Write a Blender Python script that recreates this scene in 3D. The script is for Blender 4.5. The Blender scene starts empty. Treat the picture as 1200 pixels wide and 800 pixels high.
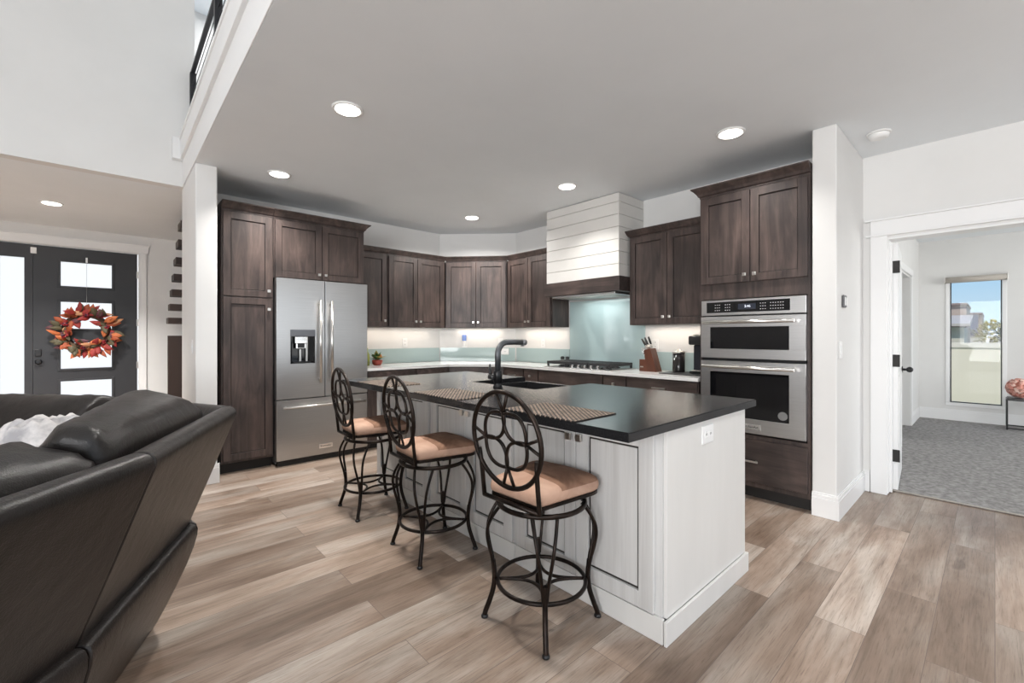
import bpy, bmesh, math, random
from mathutils import Vector, Matrix

C = bpy.context.scene.collection
PI = math.pi
rnd = random.Random(7)

# ------------------------------------------------------------------ camera, world, light, exposure
H = 1.27
ANG = math.atan(566 / 516.0)
cam_d = bpy.data.cameras.new('camera'); cam = bpy.data.objects.new('camera', cam_d); C.objects.link(cam)
cam.location = (0, 0, H); cam.rotation_euler = (PI / 2, 0, ANG - PI / 2)
cam_d.sensor_width = 36; cam_d.lens = 516 / 1200 * 36; cam_d.shift_y = -0.005
cam_d.clip_start = 0.02; cam_d.clip_end = 300
bpy.context.scene.camera = cam
vs = bpy.context.scene.view_settings
vs.view_transform = 'Standard'; vs.look = 'None'; vs.gamma = 1; vs.use_curve_mapping = False
vs.exposure = 0.32

w = bpy.data.worlds.new('world'); bpy.context.scene.world = w; w.use_nodes = True
nt = w.node_tree; nt.nodes.clear()
tc = nt.nodes.new('ShaderNodeTexCoord'); sx = nt.nodes.new('ShaderNodeSeparateXYZ')
rp = nt.nodes.new('ShaderNodeValToRGB'); bg = nt.nodes.new('ShaderNodeBackground'); wo = nt.nodes.new('ShaderNodeOutputWorld')
nt.links.new(tc.outputs['Generated'], sx.inputs[0]); nt.links.new(sx.outputs[2], rp.inputs[0])
mr = nt.nodes.new('ShaderNodeMapRange'); mr.interpolation_type = 'SMOOTHSTEP'
mr.inputs['From Min'].default_value = .55; mr.inputs['From Max'].default_value = .95
nt.links.new(sx.outputs[1], mr.inputs['Value'])
hz = nt.nodes.new('ShaderNodeMix'); hz.data_type = 'RGBA'; hz.inputs[7].default_value = (1.05, 1.07, 1.1, 1)   # bright haze on the front-door side of the sky
nt.links.new(mr.outputs[0], hz.inputs[0]); nt.links.new(rp.outputs[0], hz.inputs[6])
nt.links.new(hz.outputs[2], bg.inputs[0]); nt.links.new(bg.outputs[0], wo.inputs[0])
cr = rp.color_ramp
cr.elements[0].position = 0.0; cr.elements[0].color = (.86, .88, .88, 1)
cr.elements[1].position = 0.6; cr.elements[1].color = (.16, .36, .75, 1)
e = cr.elements.new(0.015); e.color = (.60, .78, .90, 1)
e = cr.elements.new(0.12); e.color = (.36, .62, .88, 1)
bg.inputs[1].default_value = .8


def light(name, kind, loc, rot, power, size=(1, 1), col=(1, 1, 1)):
    d = bpy.data.lights.new(name, kind); o = bpy.data.objects.new(name, d); C.objects.link(o)
    o.location = loc; o.rotation_euler = rot; d.energy = power; d.color = col
    if kind == 'AREA':
        d.shape = 'RECTANGLE'; d.size, d.size_y = size
    return o


sun = light('sun', 'SUN', (0, 0, 20), (0, 0, 0), 2.4, col=(1, .95, .86))
sun.rotation_euler = Vector((.62, .12, -.72)).to_track_quat('-Z', 'Y').to_euler()
sun.data.angle = 0.01
# area lights added to stand for daylight from unseen windows, placement guessed
light('rear_window_daylight', 'AREA', (-2.2, -3.44, 1.45), (PI / 2, 0, 0), 27, (3.2, 2.2), (.97, .98, 1))
light('rear_window_daylight', 'AREA', (2.4, -3.44, 1.45), (PI / 2, 0, 0), 22, (3.2, 2.2), (.98, .985, 1))
light('rear_upper_window_daylight', 'AREA', (-2.2, -3.44, 4.1), (PI / 2, 0, 0), 12, (3.2, 1.8), (.95, .975, 1))
light('side_fill', 'AREA', (-4.94, -1.1, 1.5), (PI / 2, 0, -PI / 2), 290, (4.0, 2.3), (.97, .98, 1))  # added fill in front of a solid, unseen wall
light('bedroom_fill', 'AREA', (7.0, -3.44, 1.4), (PI / 2, 0, 0), 82, (2.6, 2.0), (1, .99, .97))  # added fill at an unseen opening, apart from the visible bedroom window
light('loft_fill', 'AREA', (1.9, 6.35, 5.55), (0, 0, 0), 45, (1.6, 1.3))  # added overhead to brighten the loft; no window stands here


def downlight(x, y, z, power=26):
    o = light('ceiling_light_and_fill', 'AREA', (x, y, z - .016), (0, 0, 0), power, (.15, .15), (1, .97, .93)); o.data.shape = 'DISK'; o.data.spread = 2.0; return o


for x_, y_ in ((1.13, 1.287), (1.13, -.25), (3.30, -.25), (1.13, -1.8), (3.3, -1.8), (-2.0, 7.0)):   # unseen fill lamps added beyond the frame, without fixtures
    downlight(x_, y_, 2.74, 60 if y_ > 5 else 7)

# ------------------------------------------------------------------ materials
def mat(name, col, rough=.5, metal=0.0, spec=.5, **k):
    m = bpy.data.materials.new(name); m.use_nodes = True
    b = m.node_tree.nodes['Principled BSDF']
    b.inputs['Base Color'].default_value = (*col, 1); b.inputs['Roughness'].default_value = rough
    b.inputs['Metallic'].default_value = metal; b.inputs['Specular IOR Level'].default_value = spec
    for kk, v in k.items():
        b.inputs[kk.replace('_', ' ')].default_value = v
    return m


def nodes(m):
    return m.node_tree, m.node_tree.nodes['Principled BSDF']


def N(t, typ, **k):
    n = t.nodes.new(typ)
    for kk, v in k.items():
        setattr(n, kk, v)
    return n


def coords(t, scale=(1, 1, 1), src='Object'):
    a = N(t, 'ShaderNodeTexCoord'); mp = N(t, 'ShaderNodeMapping'); mp.inputs['Scale'].default_value = scale
    t.links.new(a.outputs[src], mp.inputs[0]); return mp.outputs[0]


def ramp(t, fac, stops):
    r = N(t, 'ShaderNodeValToRGB'); t.links.new(fac, r.inputs[0]); c = r.color_ramp
    while len(c.elements) < len(stops):
        c.elements.new(.5)
    for el, (p, col) in zip(c.elements, stops):
        el.position = p; el.color = (*col, 1)
    return r.outputs[0]


def noise(t, vec, scale, detail=4, rough=.55, dist=0):
    n = N(t, 'ShaderNodeTexNoise'); t.links.new(vec, n.inputs['Vector'])
    n.inputs['Scale'].default_value = scale; n.inputs['Detail'].default_value = detail
    n.inputs['Roughness'].default_value = rough; n.inputs['Distortion'].default_value = dist
    return n.outputs['Fac']


def bump(t, b, h, strength=.1, dist=.01):
    n = N(t, 'ShaderNodeBump'); n.inputs['Strength'].default_value = strength; n.inputs['Distance'].default_value = dist
    t.links.new(h, n.inputs['Height']); t.links.new(n.outputs[0], b.inputs['Normal'])


def mixc(t, a, b2, fac, mode='MIX'):
    n = N(t, 'ShaderNodeMix', data_type='RGBA', blend_type=mode)
    for sock, v in ((n.inputs[0], fac), (n.inputs[6], a), (n.inputs[7], b2)):
        if hasattr(v, 'links'):
            t.links.new(v, sock)
        else:
            sock.default_value = v if not isinstance(v, tuple) else (*v, 1)
    return n.outputs[2]


def mat_noise(name, c0, c1, scale=(1, 1, 1), nscale=4, rough=.5, bstr=0, spec=.5, metal=0, dist=0, lo=.35, hi=.65, bdist=.003, bscale=None):
    m = mat(name, c0, rough, metal, spec); t, b = nodes(m)
    v = coords(t, scale); f = noise(t, v, nscale, 5, .6, dist)
    t.links.new(ramp(t, f, [(lo, c0), (hi, c1)]), b.inputs['Base Color'])
    if bstr:
        bump(t, b, noise(t, v, bscale or nscale * 4, 3), bstr, bdist)
    return m


def wood_mat(name, dark, mid, lite, along='Z', rough=.42):
    m = mat(name, mid, rough); t, b = nodes(m)
    sc = {'Z': (6, 6, .7), 'X': (.7, 6, 6), 'Y': (6, .7, 6)}[along]
    v = coords(t, sc)
    f1 = noise(t, v, 2.6, 6, .62, .9)
    v2 = coords(t, (1.6, 1.6, 1.0)); f2 = noise(t, v2, 2.2, 3, .5, .4)
    c1 = ramp(t, f1, [(.3, dark), (.5, mid), (.72, lite)])
    c2 = ramp(t, f2, [(.35, (.62, .62, .62)), (.65, (1.25, 1.2, 1.16))])
    col = mixc(t, c1, c2, 1.0, 'MULTIPLY')
    t.links.new(col, b.inputs['Base Color'])
    bump(t, b, f1, .08, .002)
    return m


M = {}
M['wall'] = mat_noise('wall_paint', (.735, .73, .715), (.76, .755, .74), nscale=2, rough=.6, bstr=.04, bscale=120, spec=.3)
M['ceil'] = mat_noise('ceiling_paint', (.82, .85, .87), (.845, .875, .895), nscale=1.5, rough=.75, bstr=.05, bscale=90, spec=.2)
M['trim'] = mat('trim_white', (.82, .82, .815), .35)
M['cream'] = mat_noise('shiplap_paint', (.66, .645, .615), (.69, .675, .645), nscale=5, rough=.45)
M['wood'] = wood_mat('stained_alder', (.028, .020, .0185), (.057, .041, .037), (.098, .072, .063))
M['woodh'] = wood_mat('stained_alder_flat', (.028, .020, .0185), (.057, .041, .037), (.098, .072, .063), 'Y')
M['glazed'] = mat('dark_groove', (.016, .012, .011), .6)
M['toe'] = mat('toe_kick_black', (.014, .012, .011), .6)
M['nickel'] = mat('brushed_nickel', (.66, .64, .61), .28, 1)
M['chrome'] = mat('polished_chrome', (.8, .8, .8), .1, 1)
M['black'] = mat('black_plastic', (.012, .012, .013), .3)
M['gloss'] = mat('black_glass', (.006, .006, .007), .04)
M['iron'] = mat('cast_iron', (.018, .018, .019), .5)
M['white'] = mat('white_plastic', (.85, .85, .84), .3)
M['quartz'] = mat_noise('white_quartz', (.80, .795, .78), (.765, .757, .74), nscale=14, rough=.12)
M['granite'] = mat_noise('black_granite', (.012, .012, .013), (.022, .021, .022), nscale=160, rough=.2, lo=.5, hi=.62, spec=.28)
M['grout'] = mat('glass_blue_green', (.42, .53, .53), .06)
M['greige'] = None


def greige():
    m = mat('island_paint', (.6, .59, .57), .4); t, b = nodes(m)
    v = coords(t, (9, 9, .35)); f = noise(t, v, 3, 5, .65, .3)
    t.links.new(ramp(t, f, [(.28, (.54, .53, .515)), (.55, (.64, .635, .62)), (.8, (.67, .665, .655))]), b.inputs['Base Color'])
    return m


M['greige'] = greige()
M['greige_plain'] = mat_noise('island_end_paint', (.70, .69, .665), (.73, .72, .695), scale=(4, 4, .6), nscale=2, rough=.4)
M['glaze'] = mat('island_glaze_line', (.035, .03, .026), .5)


def steel():
    m = mat('stainless_steel', (.52, .515, .505), .3, 1); t, b = nodes(m)
    v = coords(t, (1, 1, 160)); f = noise(t, v, 3, 3)
    t.links.new(ramp(t, f, [(.3, (.47, .465, .46)), (.7, (.56, .555, .55))]), b.inputs['Base Color'])
    b.inputs['Anisotropic'].default_value = .5
    bump(t, b, f, .03, .001)
    return m


M['steel'] = steel()


def floor_mat():
    m = mat('plank_floor', (.4, .3, .24), .38, spec=.4); t, b = nodes(m)
    v = coords(t)
    br = N(t, 'ShaderNodeTexBrick'); t.links.new(v, br.inputs['Vector'])
    br.inputs['Scale'].default_value = 1; br.inputs['Brick Width'].default_value = 1.45; br.inputs['Row Height'].default_value = .185
    br.inputs['Mortar Size'].default_value = .0012; br.inputs['Mortar Smooth'].default_value = .3; br.inputs['Bias'].default_value = 0
    br.offset = .37; br.offset_frequency = 2
    br.inputs['Color1'].default_value = (0, 0, 0, 1); br.inputs['Color2'].default_value = (1, 1, 1, 1); br.inputs['Mortar'].default_value = (.5, .5, .5, 1)
    sh = N(t, 'ShaderNodeVectorMath', operation='MULTIPLY_ADD'); t.links.new(br.outputs['Color'], sh.inputs[0])
    sh.inputs[1].default_value = (37, 53, 11)
    def stretched(sx_, sy_):
        sc = N(t, 'ShaderNodeVectorMath', operation='MULTIPLY'); t.links.new(v, sc.inputs[0]); sc.inputs[1].default_value = (sx_, sy_, 1)
        ad = N(t, 'ShaderNodeVectorMath', operation='ADD'); t.links.new(sc.outputs[0], ad.inputs[0]); t.links.new(sh.outputs[0], ad.inputs[1])
        return ad.outputs[0]
    sh.inputs[2].default_value = (0, 0, 0)
    g = noise(t, stretched(.9, 13), 1.5, 8, .72, 1.1)              # cathedral grain
    fine = noise(t, stretched(5, 120), 1.5, 4, .7, .4)             # fine pores
    hue = noise(t, stretched(.9, 3.2), 1.1, 4, .6, .5)             # brown and grey drifts along the planks
    kn = noise(t, stretched(2.2, 7), 1.0, 2, .5, 0)                # occasional dark knots
    tone = ramp(t, br.outputs['Color'], [(0, (.70, .68, .66)), (.5, (.98, .98, .98)), (1, (1.24, 1.25, 1.26))])
    base = ramp(t, hue, [(.30, (.205, .142, .105)), (.47, (.315, .240, .192)), (.62, (.400, .340, .295)), (.78, (.47, .42, .38))])
    grain = ramp(t, g, [(.27, (.52, .48, .45)), (.43, (.86, .85, .83)), (.56, (1.02, 1.01, 1.0)), (.74, (1.14, 1.13, 1.12))])
    pores = ramp(t, fine, [(.33, (.66, .63, .61)), (.46, (.98, .98, .97)), (.7, (1.05, 1.05, 1.05))])
    knots = ramp(t, kn, [(.22, (.42, .38, .36)), (.31, (1, 1, 1))])
    c = base
    for layer in (tone, grain, pores, knots):
        c = mixc(t, c, layer, 1.0, 'MULTIPLY')
    c = mixc(t, c, (.12, .09, .075), br.outputs['Fac'])
    t.links.new(c, b.inputs['Base Color'])
    bump(t, b, g, .06, .002)
    return m


M['floor'] = floor_mat()
M['carpet'] = mat_noise('grey_carpet', (.235, .226, .22), (.42, .405, .395), nscale=24, rough=.95, bstr=.7, bdist=.015, bscale=140, dist=.3, spec=.1)


def leather_mat():
    m = mat('dark_leather', (.035, .028, .025), .34, spec=.45); t, b = nodes(m)
    v = coords(t)
    f = noise(t, v, 3.5, 5, .6, .6)
    t.links.new(ramp(t, f, [(.3, (.009, .0075, .0068)), (.55, (.0155, .0125, .0113)), (.8, (.029, .022, .0195))]), b.inputs['Base Color'])
    vo = N(t, 'ShaderNodeTexVoronoi'); t.links.new(v, vo.inputs['Vector']); vo.inputs['Scale'].default_value = 260
    f2 = noise(t, coords(t, (1, 1, 1)), 13, 4, .55, .3)
    mx = N(t, 'ShaderNodeMath', operation='MULTIPLY_ADD'); t.links.new(vo.outputs['Distance'], mx.inputs[0]); mx.inputs[1].default_value = .12; t.links.new(f2, mx.inputs[2])
    bump(t, b, mx.outputs[0], .28, .014)
    return m


M['leather'] = leather_mat()
M['bronze'] = mat_noise('bronzed_iron', (.010, .008, .007), (.032, .021, .016), nscale=14, rough=.36, metal=.75)


def suede_mat():
    m = mat('suede_patchwork', (.5, .3, .2), .8, spec=.2); t, b = nodes(m)
    v = coords(t)
    sx = N(t, 'ShaderNodeSeparateXYZ'); t.links.new(v, sx.inputs[0])
    wob = noise(t, v, 7, 2)
    a = N(t, 'ShaderNodeMath', operation='MULTIPLY_ADD'); t.links.new(wob, a.inputs[0]); a.inputs[1].default_value = .06; t.links.new(sx.outputs[0], a.inputs[2])
    step = N(t, 'ShaderNodeMath', operation='GREATER_THAN'); t.links.new(a.outputs[0], step.inputs[0]); step.inputs[1].default_value = -.03
    zs = N(t, 'ShaderNodeMath', operation='GREATER_THAN'); t.links.new(sx.outputs[2], zs.inputs[0]); zs.inputs[1].default_value = .624
    st2 = N(t, 'ShaderNodeMath', operation='MULTIPLY'); t.links.new(step.outputs[0], st2.inputs[0]); t.links.new(zs.outputs[0], st2.inputs[1]); step = st2
    f = noise(t, v, 6, 4, .6, 1.0)
    tan = ramp(t, f, [(.3, (.40, .235, .165)), (.7, (.56, .37, .275))])
    brn = ramp(t, f, [(.3, (.17, .085, .052)), (.7, (.34, .195, .13))])
    t.links.new(mixc(t, tan, brn, step.outputs[0]), b.inputs['Base Color'])
    bump(t, b, noise(t, v, 60, 3), .1, .004)
    return m


M['suede'] = suede_mat()


def woven():
    m = mat('woven_mat', (.4, .3, .22), .85); t, b = nodes(m)
    v = coords(t)
    ch = N(t, 'ShaderNodeTexBrick'); t.links.new(v, ch.inputs['Vector'])
    ch.inputs['Scale'].default_value = 1; ch.inputs['Brick Width'].default_value = .024; ch.inputs['Row Height'].default_value = .0145
    ch.inputs['Mortar Size'].default_value = .0048
    ch.inputs['Color1'].default_value = (.60, .47, .36, 1); ch.inputs['Color2'].default_value = (.30, .21, .155, 1); ch.inputs['Mortar'].default_value = (.02, .015, .012, 1)
    t.links.new(ch.outputs['Color'], b.inputs['Base Color'])
    bump(t, b, ch.outputs['Fac'], -.5, .003)
    return m


M['woven'] = woven()
M['doorgrey'] = mat_noise('charcoal_door_paint', (.025, .0255, .029), (.030, .031, .034), nscale=3, rough=.42)


def frosted(name='frosted_glass'):
    m = mat(name, (.93, .95, .96), .45); t, b = nodes(m)
    b.inputs['Transmission Weight'].default_value = 1; b.inputs['IOR'].default_value = 1.2
    v = coords(t); bump(t, b, noise(t, v, 70, 2), .4, .004)
    return m


M['frost'] = frosted()


def clear():
    m = bpy.data.materials.new('clear_pane'); m.use_nodes = True; t = m.node_tree; t.nodes.clear()
    a = N(t, 'ShaderNodeBsdfTransparent'); g = N(t, 'ShaderNodeBsdfGlossy'); g.inputs['Roughness'].default_value = .02
    fr = N(t, 'ShaderNodeFresnel'); fr.inputs[0].default_value = 1.25
    mx = N(t, 'ShaderNodeMixShader'); o = N(t, 'ShaderNodeOutputMaterial')
    t.links.new(fr.outputs[0], mx.inputs[0]); t.links.new(a.outputs[0], mx.inputs[1]); t.links.new(g.outputs[0], mx.inputs[2]); t.links.new(mx.outputs[0], o.inputs[0])
    return m


M['pane'] = clear()


def emit(name, col, s):
    m = mat(name, (.9, .9, .9)); b = m.node_tree.nodes['Principled BSDF']
    b.inputs['Emission Color'].default_value = (*col, 1); b.inputs['Emission Strength'].default_value = s
    return m


M['lamp'] = emit('lamp_lens', (1, .96, .9), 6)
M['display'] = emit('oven_display', (.35, .5, .7), .6)
M['print'] = mat('panel_print', (.62, .62, .62), .5)
M['brick'] = None

# ------------------------------------------------------------------ mesh helpers
ORI = {}


class Fr:
    """a wall frame: u along the front, v outwards from it, z up"""
    def __init__(s, o, U, V):
        s.o = Vector((o[0], o[1], 0)); s.U = Vector((U[0], U[1], 0)).normalized(); s.V = Vector((V[0], V[1], 0)).normalized()

    def __call__(s, u, v, z):
        return s.o + s.U * u + s.V * v + Vector((0, 0, z))


WORLD = lambda x, y, z: Vector((x, y, z))


class MB:
    def __init__(s, fr=None):
        s.bm = bmesh.new(); s.fr = fr or WORLD

    def box(s, u0, u1, v0, v1, z0, z1, bev=0, mi=0, seg=2, fr=None):
        f = fr or s.fr
        t = bmesh.new()
        vs_ = [t.verts.new(f(u, v, z)) for z in (z0, z1) for v in (v0, v1) for u in (u0, u1)]
        for q in ((0, 1, 3, 2), (4, 6, 7, 5), (0, 4, 5, 1), (2, 3, 7, 6), (0, 2, 6, 4), (1, 5, 7, 3)):
            t.faces.new([vs_[i] for i in q])
        if bev:
            bmesh.ops.bevel(t, geom=list(t.edges), offset=bev, segments=seg, profile=.5, affect='EDGES')
        s._merge(t, mi, bev > 0.012)
        return s

    def _merge(s, t, mi=0, smooth=False):
        bmesh.ops.recalc_face_normals(t, faces=list(t.faces))
        mp = {v: s.bm.verts.new(v.co) for v in t.verts}
        for f in t.faces:
            try:
                g = s.bm.faces.new([mp[v] for v in f.verts]); g.material_index = mi; g.smooth = smooth or f.smooth
            except ValueError:
                pass
        t.free()

    def poly(s, pts, z0, z1, mi=0, bev=0):
        t = bmesh.new()
        a = [t.verts.new((p[0], p[1], z0)) for p in pts]; b = [t.verts.new((p[0], p[1], z1)) for p in pts]
        n = len(pts)
        t.faces.new(a); t.faces.new(b)
        for i in range(n):
            t.faces.new((a[i], a[(i + 1) % n], b[(i + 1) % n], b[i]))
        if bev:
            ed = [e_ for e_ in t.edges if all(abs(v.co.z - z1) < 1e-6 for v in e_.verts)]
            bmesh.ops.bevel(t, geom=ed, offset=bev, segments=2, affect='EDGES')
        s._merge(t, mi); return s

    def prism(s, pts, mi=0, smooth=False):
        """two rings of 3D points lofted and capped: pts = list of rings"""
        t = bmesh.new(); R = [[t.verts.new(p) for p in r] for r in pts]; n = len(R[0])
        t.faces.new(R[0]); t.faces.new(R[-1])
        for a, b in zip(R, R[1:]):
            for i in range(n):
                f = t.faces.new((a[i], a[(i + 1) % n], b[(i + 1) % n], b[i])); f.smooth = smooth
        s._merge(t, mi); return s

    def tube(s, path, r, n=8, closed=False, mi=0, flat=1.0):
        path = [Vector(p) for p in path]; m = len(path)
        rs = r if isinstance(r, (list, tuple)) else [r] * m
        t = bmesh.new(); rings = []
        prev = None
        for i, p in enumerate(path):
            if closed:
                d = path[(i + 1) % m] - path[i - 1]
            else:
                d = path[min(i + 1, m - 1)] - path[max(i - 1, 0)]
            d.normalize()
            if prev is None:
                a = Vector((0, 0, 1)) if abs(d.z) < .9 else Vector((1, 0, 0))
                x = d.cross(a).normalized()
            else:
                x = (prev - d * prev.dot(d)).normalized()
            prev = x; y = d.cross(x)
            rings.append([t.verts.new(p + (x * math.cos(2 * PI * k / n) + y * math.sin(2 * PI * k / n) * flat) * rs[i]) for k in range(n)])
        rng = range(m if closed else m - 1)
        for i in rng:
            a, b = rings[i], rings[(i + 1) % m]
            sh = 0
            if closed and i == m - 1:
                sh = min(range(n), key=lambda q: (a[0].co - b[q].co).length)
            for k in range(n):
                f = t.faces.new((a[k], a[(k + 1) % n], b[(k + 1 + sh) % n], b[(k + sh) % n])); f.smooth = True
        if not closed:
            t.faces.new(rings[0]); t.faces.new(rings[-1])
        s._merge(t, mi); return s

    def cyl(s, p0, p1, r, n=20, mi=0, r1=None):
        return s.tube([p0, p1], [r, r if r1 is None else r1], n, mi=mi)

    def lathe(s, c, prof, n=24, mi=0, smooth=True):
        """prof: (r,z) from bottom to top around the vertical through c"""
        rings = [[Vector((c[0] + max(r, 1e-4) * math.cos(2 * PI * k / n), c[1] + max(r, 1e-4) * math.sin(2 * PI * k / n), c[2] + z)) for k in range(n)] for r, z in prof]
        return s.prism(rings, mi, smooth)

    def ico(s, c, r, sub=2, mi=0, sc=(1, 1, 1)):
        t = bmesh.new(); bmesh.ops.create_icosphere(t, subdivisions=sub, radius=1)
        for v in t.verts:
            v.co = Vector((v.co.x * r * sc[0] + c[0], v.co.y * r * sc[1] + c[1], v.co.z * r * sc[2] + c[2]))
        for f in t.faces:
            f.smooth = True
        s._merge(t, mi); return s

    def build(s, name, m, parent=None, origin=None):
        ms = m if isinstance(m, (list, tuple)) else [m]
        if parent is not None and origin is None:
            origin = ORI.get(parent.name, Vector((0, 0, 0)))
        if origin is None:
            zs = [v.co for v in s.bm.verts]
            origin = Vector(((min(v.x for v in zs) + max(v.x for v in zs)) / 2, (min(v.y for v in zs) + max(v.y for v in zs)) / 2, min(v.z for v in zs)))
        origin = Vector(origin)
        for v in s.bm.verts:
            v.co -= origin
        me = bpy.data.meshes.new(name); s.bm.to_mesh(me); s.bm.free()
        for x in ms:
            me.materials.append(x)
        o = bpy.data.objects.new(name, me); C.objects.link(o)
        if parent is not None:
            o.parent = parent
            o.location = origin - ORI.get(parent.name, Vector((0, 0, 0)))
        else:
            o.location = origin
        ORI[o.name] = origin
        return o


def tag(o, label, cat, group=None, kind=None):
    o['label'] = label; o['category'] = cat
    if group: o['group'] = group
    if kind: o['kind'] = kind
    return o


def thing(name, label, cat, loc, group=None):
    o = bpy.data.objects.new(name, None); C.objects.link(o); o.empty_display_size = .1
    o.location = loc; ORI[o.name] = Vector(loc)
    return tag(o, label, cat, group)


def struct(name, mb, m):
    o = mb.build(name, m, None, (0, 0, 0)); o['kind'] = 'structure'; return o


def copy_tree(o, parent=None):
    c = o.copy(); C.objects.link(c)
    if parent is not None: c.parent = parent
    for ch in list(o.children):
        copy_tree(ch, c)
    return c


def text_mesh(name, txt, size, m, parent, loc, U, up=(0, 0, 1), depth=.0006):
    cu = bpy.data.curves.new(name, 'FONT'); cu.body = txt; cu.size = size; cu.extrude = depth; cu.align_x = 'CENTER'; cu.align_y = 'CENTER'
    t = bpy.data.objects.new(name + '_tmp', cu); C.objects.link(t)
    bpy.context.view_layer.update()
    me = bpy.data.meshes.new_from_object(t.evaluated_get(bpy.context.evaluated_depsgraph_get()))
    bpy.data.objects.remove(t)
    U = Vector(U).normalized(); W = Vector(up); nrm = U.cross(W)
    R = Matrix((U, W, nrm)).transposed()
    for v in me.vertices:
        v.co = R @ v.co
    me.materials.clear(); me.materials.append(m)
    o = bpy.data.objects.new(name, me); C.objects.link(o); o.parent = parent
    o.location = Vector(loc) - ORI.get(parent.name, Vector((0, 0, 0)))
    return o


# ------------------------------------------------------------------ the room
struct('floor', MB().box(-5.2, 4.75, -3.7, 8.62, -.08, 0), M['floor'])
struct('floor_bedroom', MB().box(4.75, 9.6, -3.7, .95, -.08, .006), M['carpet'])
trs = MB().box(4.738, 4.762, -.42, .59, .0065, .011, .001)
struct('trim_1', trs, mat('threshold_strip', (.45, .40, .34), .4, .6))
CH = 2.74
YB, XC, XR = 5.385, 4.28, 4.60           # back wall, cooktop wall, right wall
struct('ceiling', MB().box(.53, 4.62, -3.6, YB, CH, 3.05), M['ceil'])
struct('ceiling_entry', MB().box(-5.2, 2.2, YB + .12, 8.7, CH, 3.05), M['ceil'])
struct('ceiling_living', MB().box(-5.2, 4.62, -3.7, 7.3, 5.6, 5.75), M['ceil'])
struct('ceiling_bedroom', MB().box(4.62, 9.6, -3.7, 2.0, CH, 2.95), M['ceil'])
struct('wall_back', MB().poly([(.685, YB), (3.50, YB), (XC, YB - .775), (XC, .88), (4.60, .88), (4.60, 5.5), (.685, 5.505)], 0, CH), M['wall'])
struct('wall_kitchen_end', MB().box(.53, .685, 4.55, 5.505, 0, CH, .008), M['wall'])
struct('wall_upper', MB().box(-5.2, .62, YB, YB + .12, CH, 5.6), M['wall'])
struct('wall_wing', MB().box(3.70, XR, .735, .88, 0, CH, .008), M['wall'])
struct('wall_right', MB().box(XR, 4.75, .595, 2.0, 0, CH).box(XR, 4.75, -.43, .595, 2.06, CH).box(XR, 4.75, -3.7, -.43, 0, CH), M['wall'])
struct('wall_entry', MB().box(-5.2, -2.05, 8.5, 8.62, 0, CH).box(.305, .66, 8.5, 8.62, 0, CH).box(-2.05, .305, 8.5, 8.62, 2.485, CH), M['wall'])
struct('wall_stair', MB().box(1.75, 1.87, 5.51, 8.62, 0, CH).box(.66, 1.75, 8.5, 8.62, 0, CH), M['wall'])
struct('wall_left', MB().box(-5.2, -5.0, -3.7, 8.7, 0, 2.9).box(-5.2, -5.0, -3.7, 5.4, 2.9, 5.6), M['wall'])
# wall behind the camera with its window openings
rw = MB()
Y0, Y1 = -3.7, -3.5
for a, b, c, d in ((-5.2, -3.85, 0, 5.6), (-3.85, -.55, 0, .3), (-3.85, -.55, 2.6, 3.15), (-3.85, -.55, 5.05, 5.6), (-.55, .75, 0, 5.6), (.75, 4.05, 0, .3), (.75, 4.05, 2.6, 5.6), (4.05, 5.6, 0, 5.6), (5.6, 8.4, 0, .3), (5.6, 8.4, 2.45, 3), (8.4, 9.6, 0, 3)):
    rw.box(a, b, Y0, Y1, c, d)
struct('wall_rear', rw, M['wall'])
wn = 1
for a, b, c, d in ((-3.85, -.55, .3, 2.6), (-3.85, -.55, 3.15, 5.05), (.75, 4.05, .3, 2.6), (5.6, 8.4, .3, 2.45)):
    f = MB()
    for x in (a, (a + b) / 2 - .03, b - .06): f.box(x, x + .06, -3.66, -3.58, c, d)
    f.box(a, b, -3.66, -3.58, c, c + .06); f.box(a, b, -3.66, -3.58, d - .06, d)
    wn += 1
    struct('window_%d' % wn, f, M['trim'])
struct('wall_loft', MB().box(.62, 3.2, 7.18, 7.3, 3.05, 5.6).box(3.2, 3.32, -3.6, 7.3, 3.05, 5.6), M['wall'])
struct('floor_loft', MB().box(.62, 3.2, YB + .121, 7.3, 3.051, 3.07), M['carpet'])
# bedroom shell
struct('wall_bedroom_side', MB().box(4.75, 7.25, .81, .93, 0, CH).box(8.36, 9.4, .81, .93, 0, CH).box(7.25, 8.36, .81, .93, 2.1, CH), M['wall'])
struct('wall_closet', MB().box(7.0, 8.7, 1.6, 1.7, 0, CH).box(6.95, 7.0, .935, 1.7, 0, CH).box(8.7, 8.75, .935, 1.7, 0, CH).box(7.0, 8.7, .935, 1.6, -.07, 0), M['wall'])
WX = 9.4
wy0, wy1, wz0, wz1 = -.115, .505, .225, 2.13
struct('wall_window', MB().box(WX, WX + .15, -3.7, wy0, 0, CH).box(WX, WX + .15, wy1, .95, 0, CH).box(WX, WX + .15, wy0, wy1, 0, wz0).box(WX, WX + .15, wy0, wy1, wz1, CH), M['wall'])
wf = MB()
for a, b, c, d in ((wy0, wy0 + .045, wz0 + .0505, wz1 - .0505), (wy1 - .045, wy1, wz0 + .0505, wz1 - .0505), (wy0, wy1, wz0, wz0 + .05), (wy0, wy1, wz1 - .05, wz1)):
    wf.box(WX - .012, WX + .09, a, b, c, d, .004)
wdw = struct('window_1', wf, M['trim'])
gb = MB()
for a, b, c, d in ((wy0 + .047, wy0 + .06, wz0 + .05, wz1 - .05), (wy1 - .06, wy1 - .047, wz0 + .05, wz1 - .05), (wy0 + .047, wy1 - .047, wz0 + .052, wz0 + .064)):
    gb.box(WX + .02, WX + .05, a, b, c, d)
gb.build('gasket', M['black'], wdw)
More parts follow.
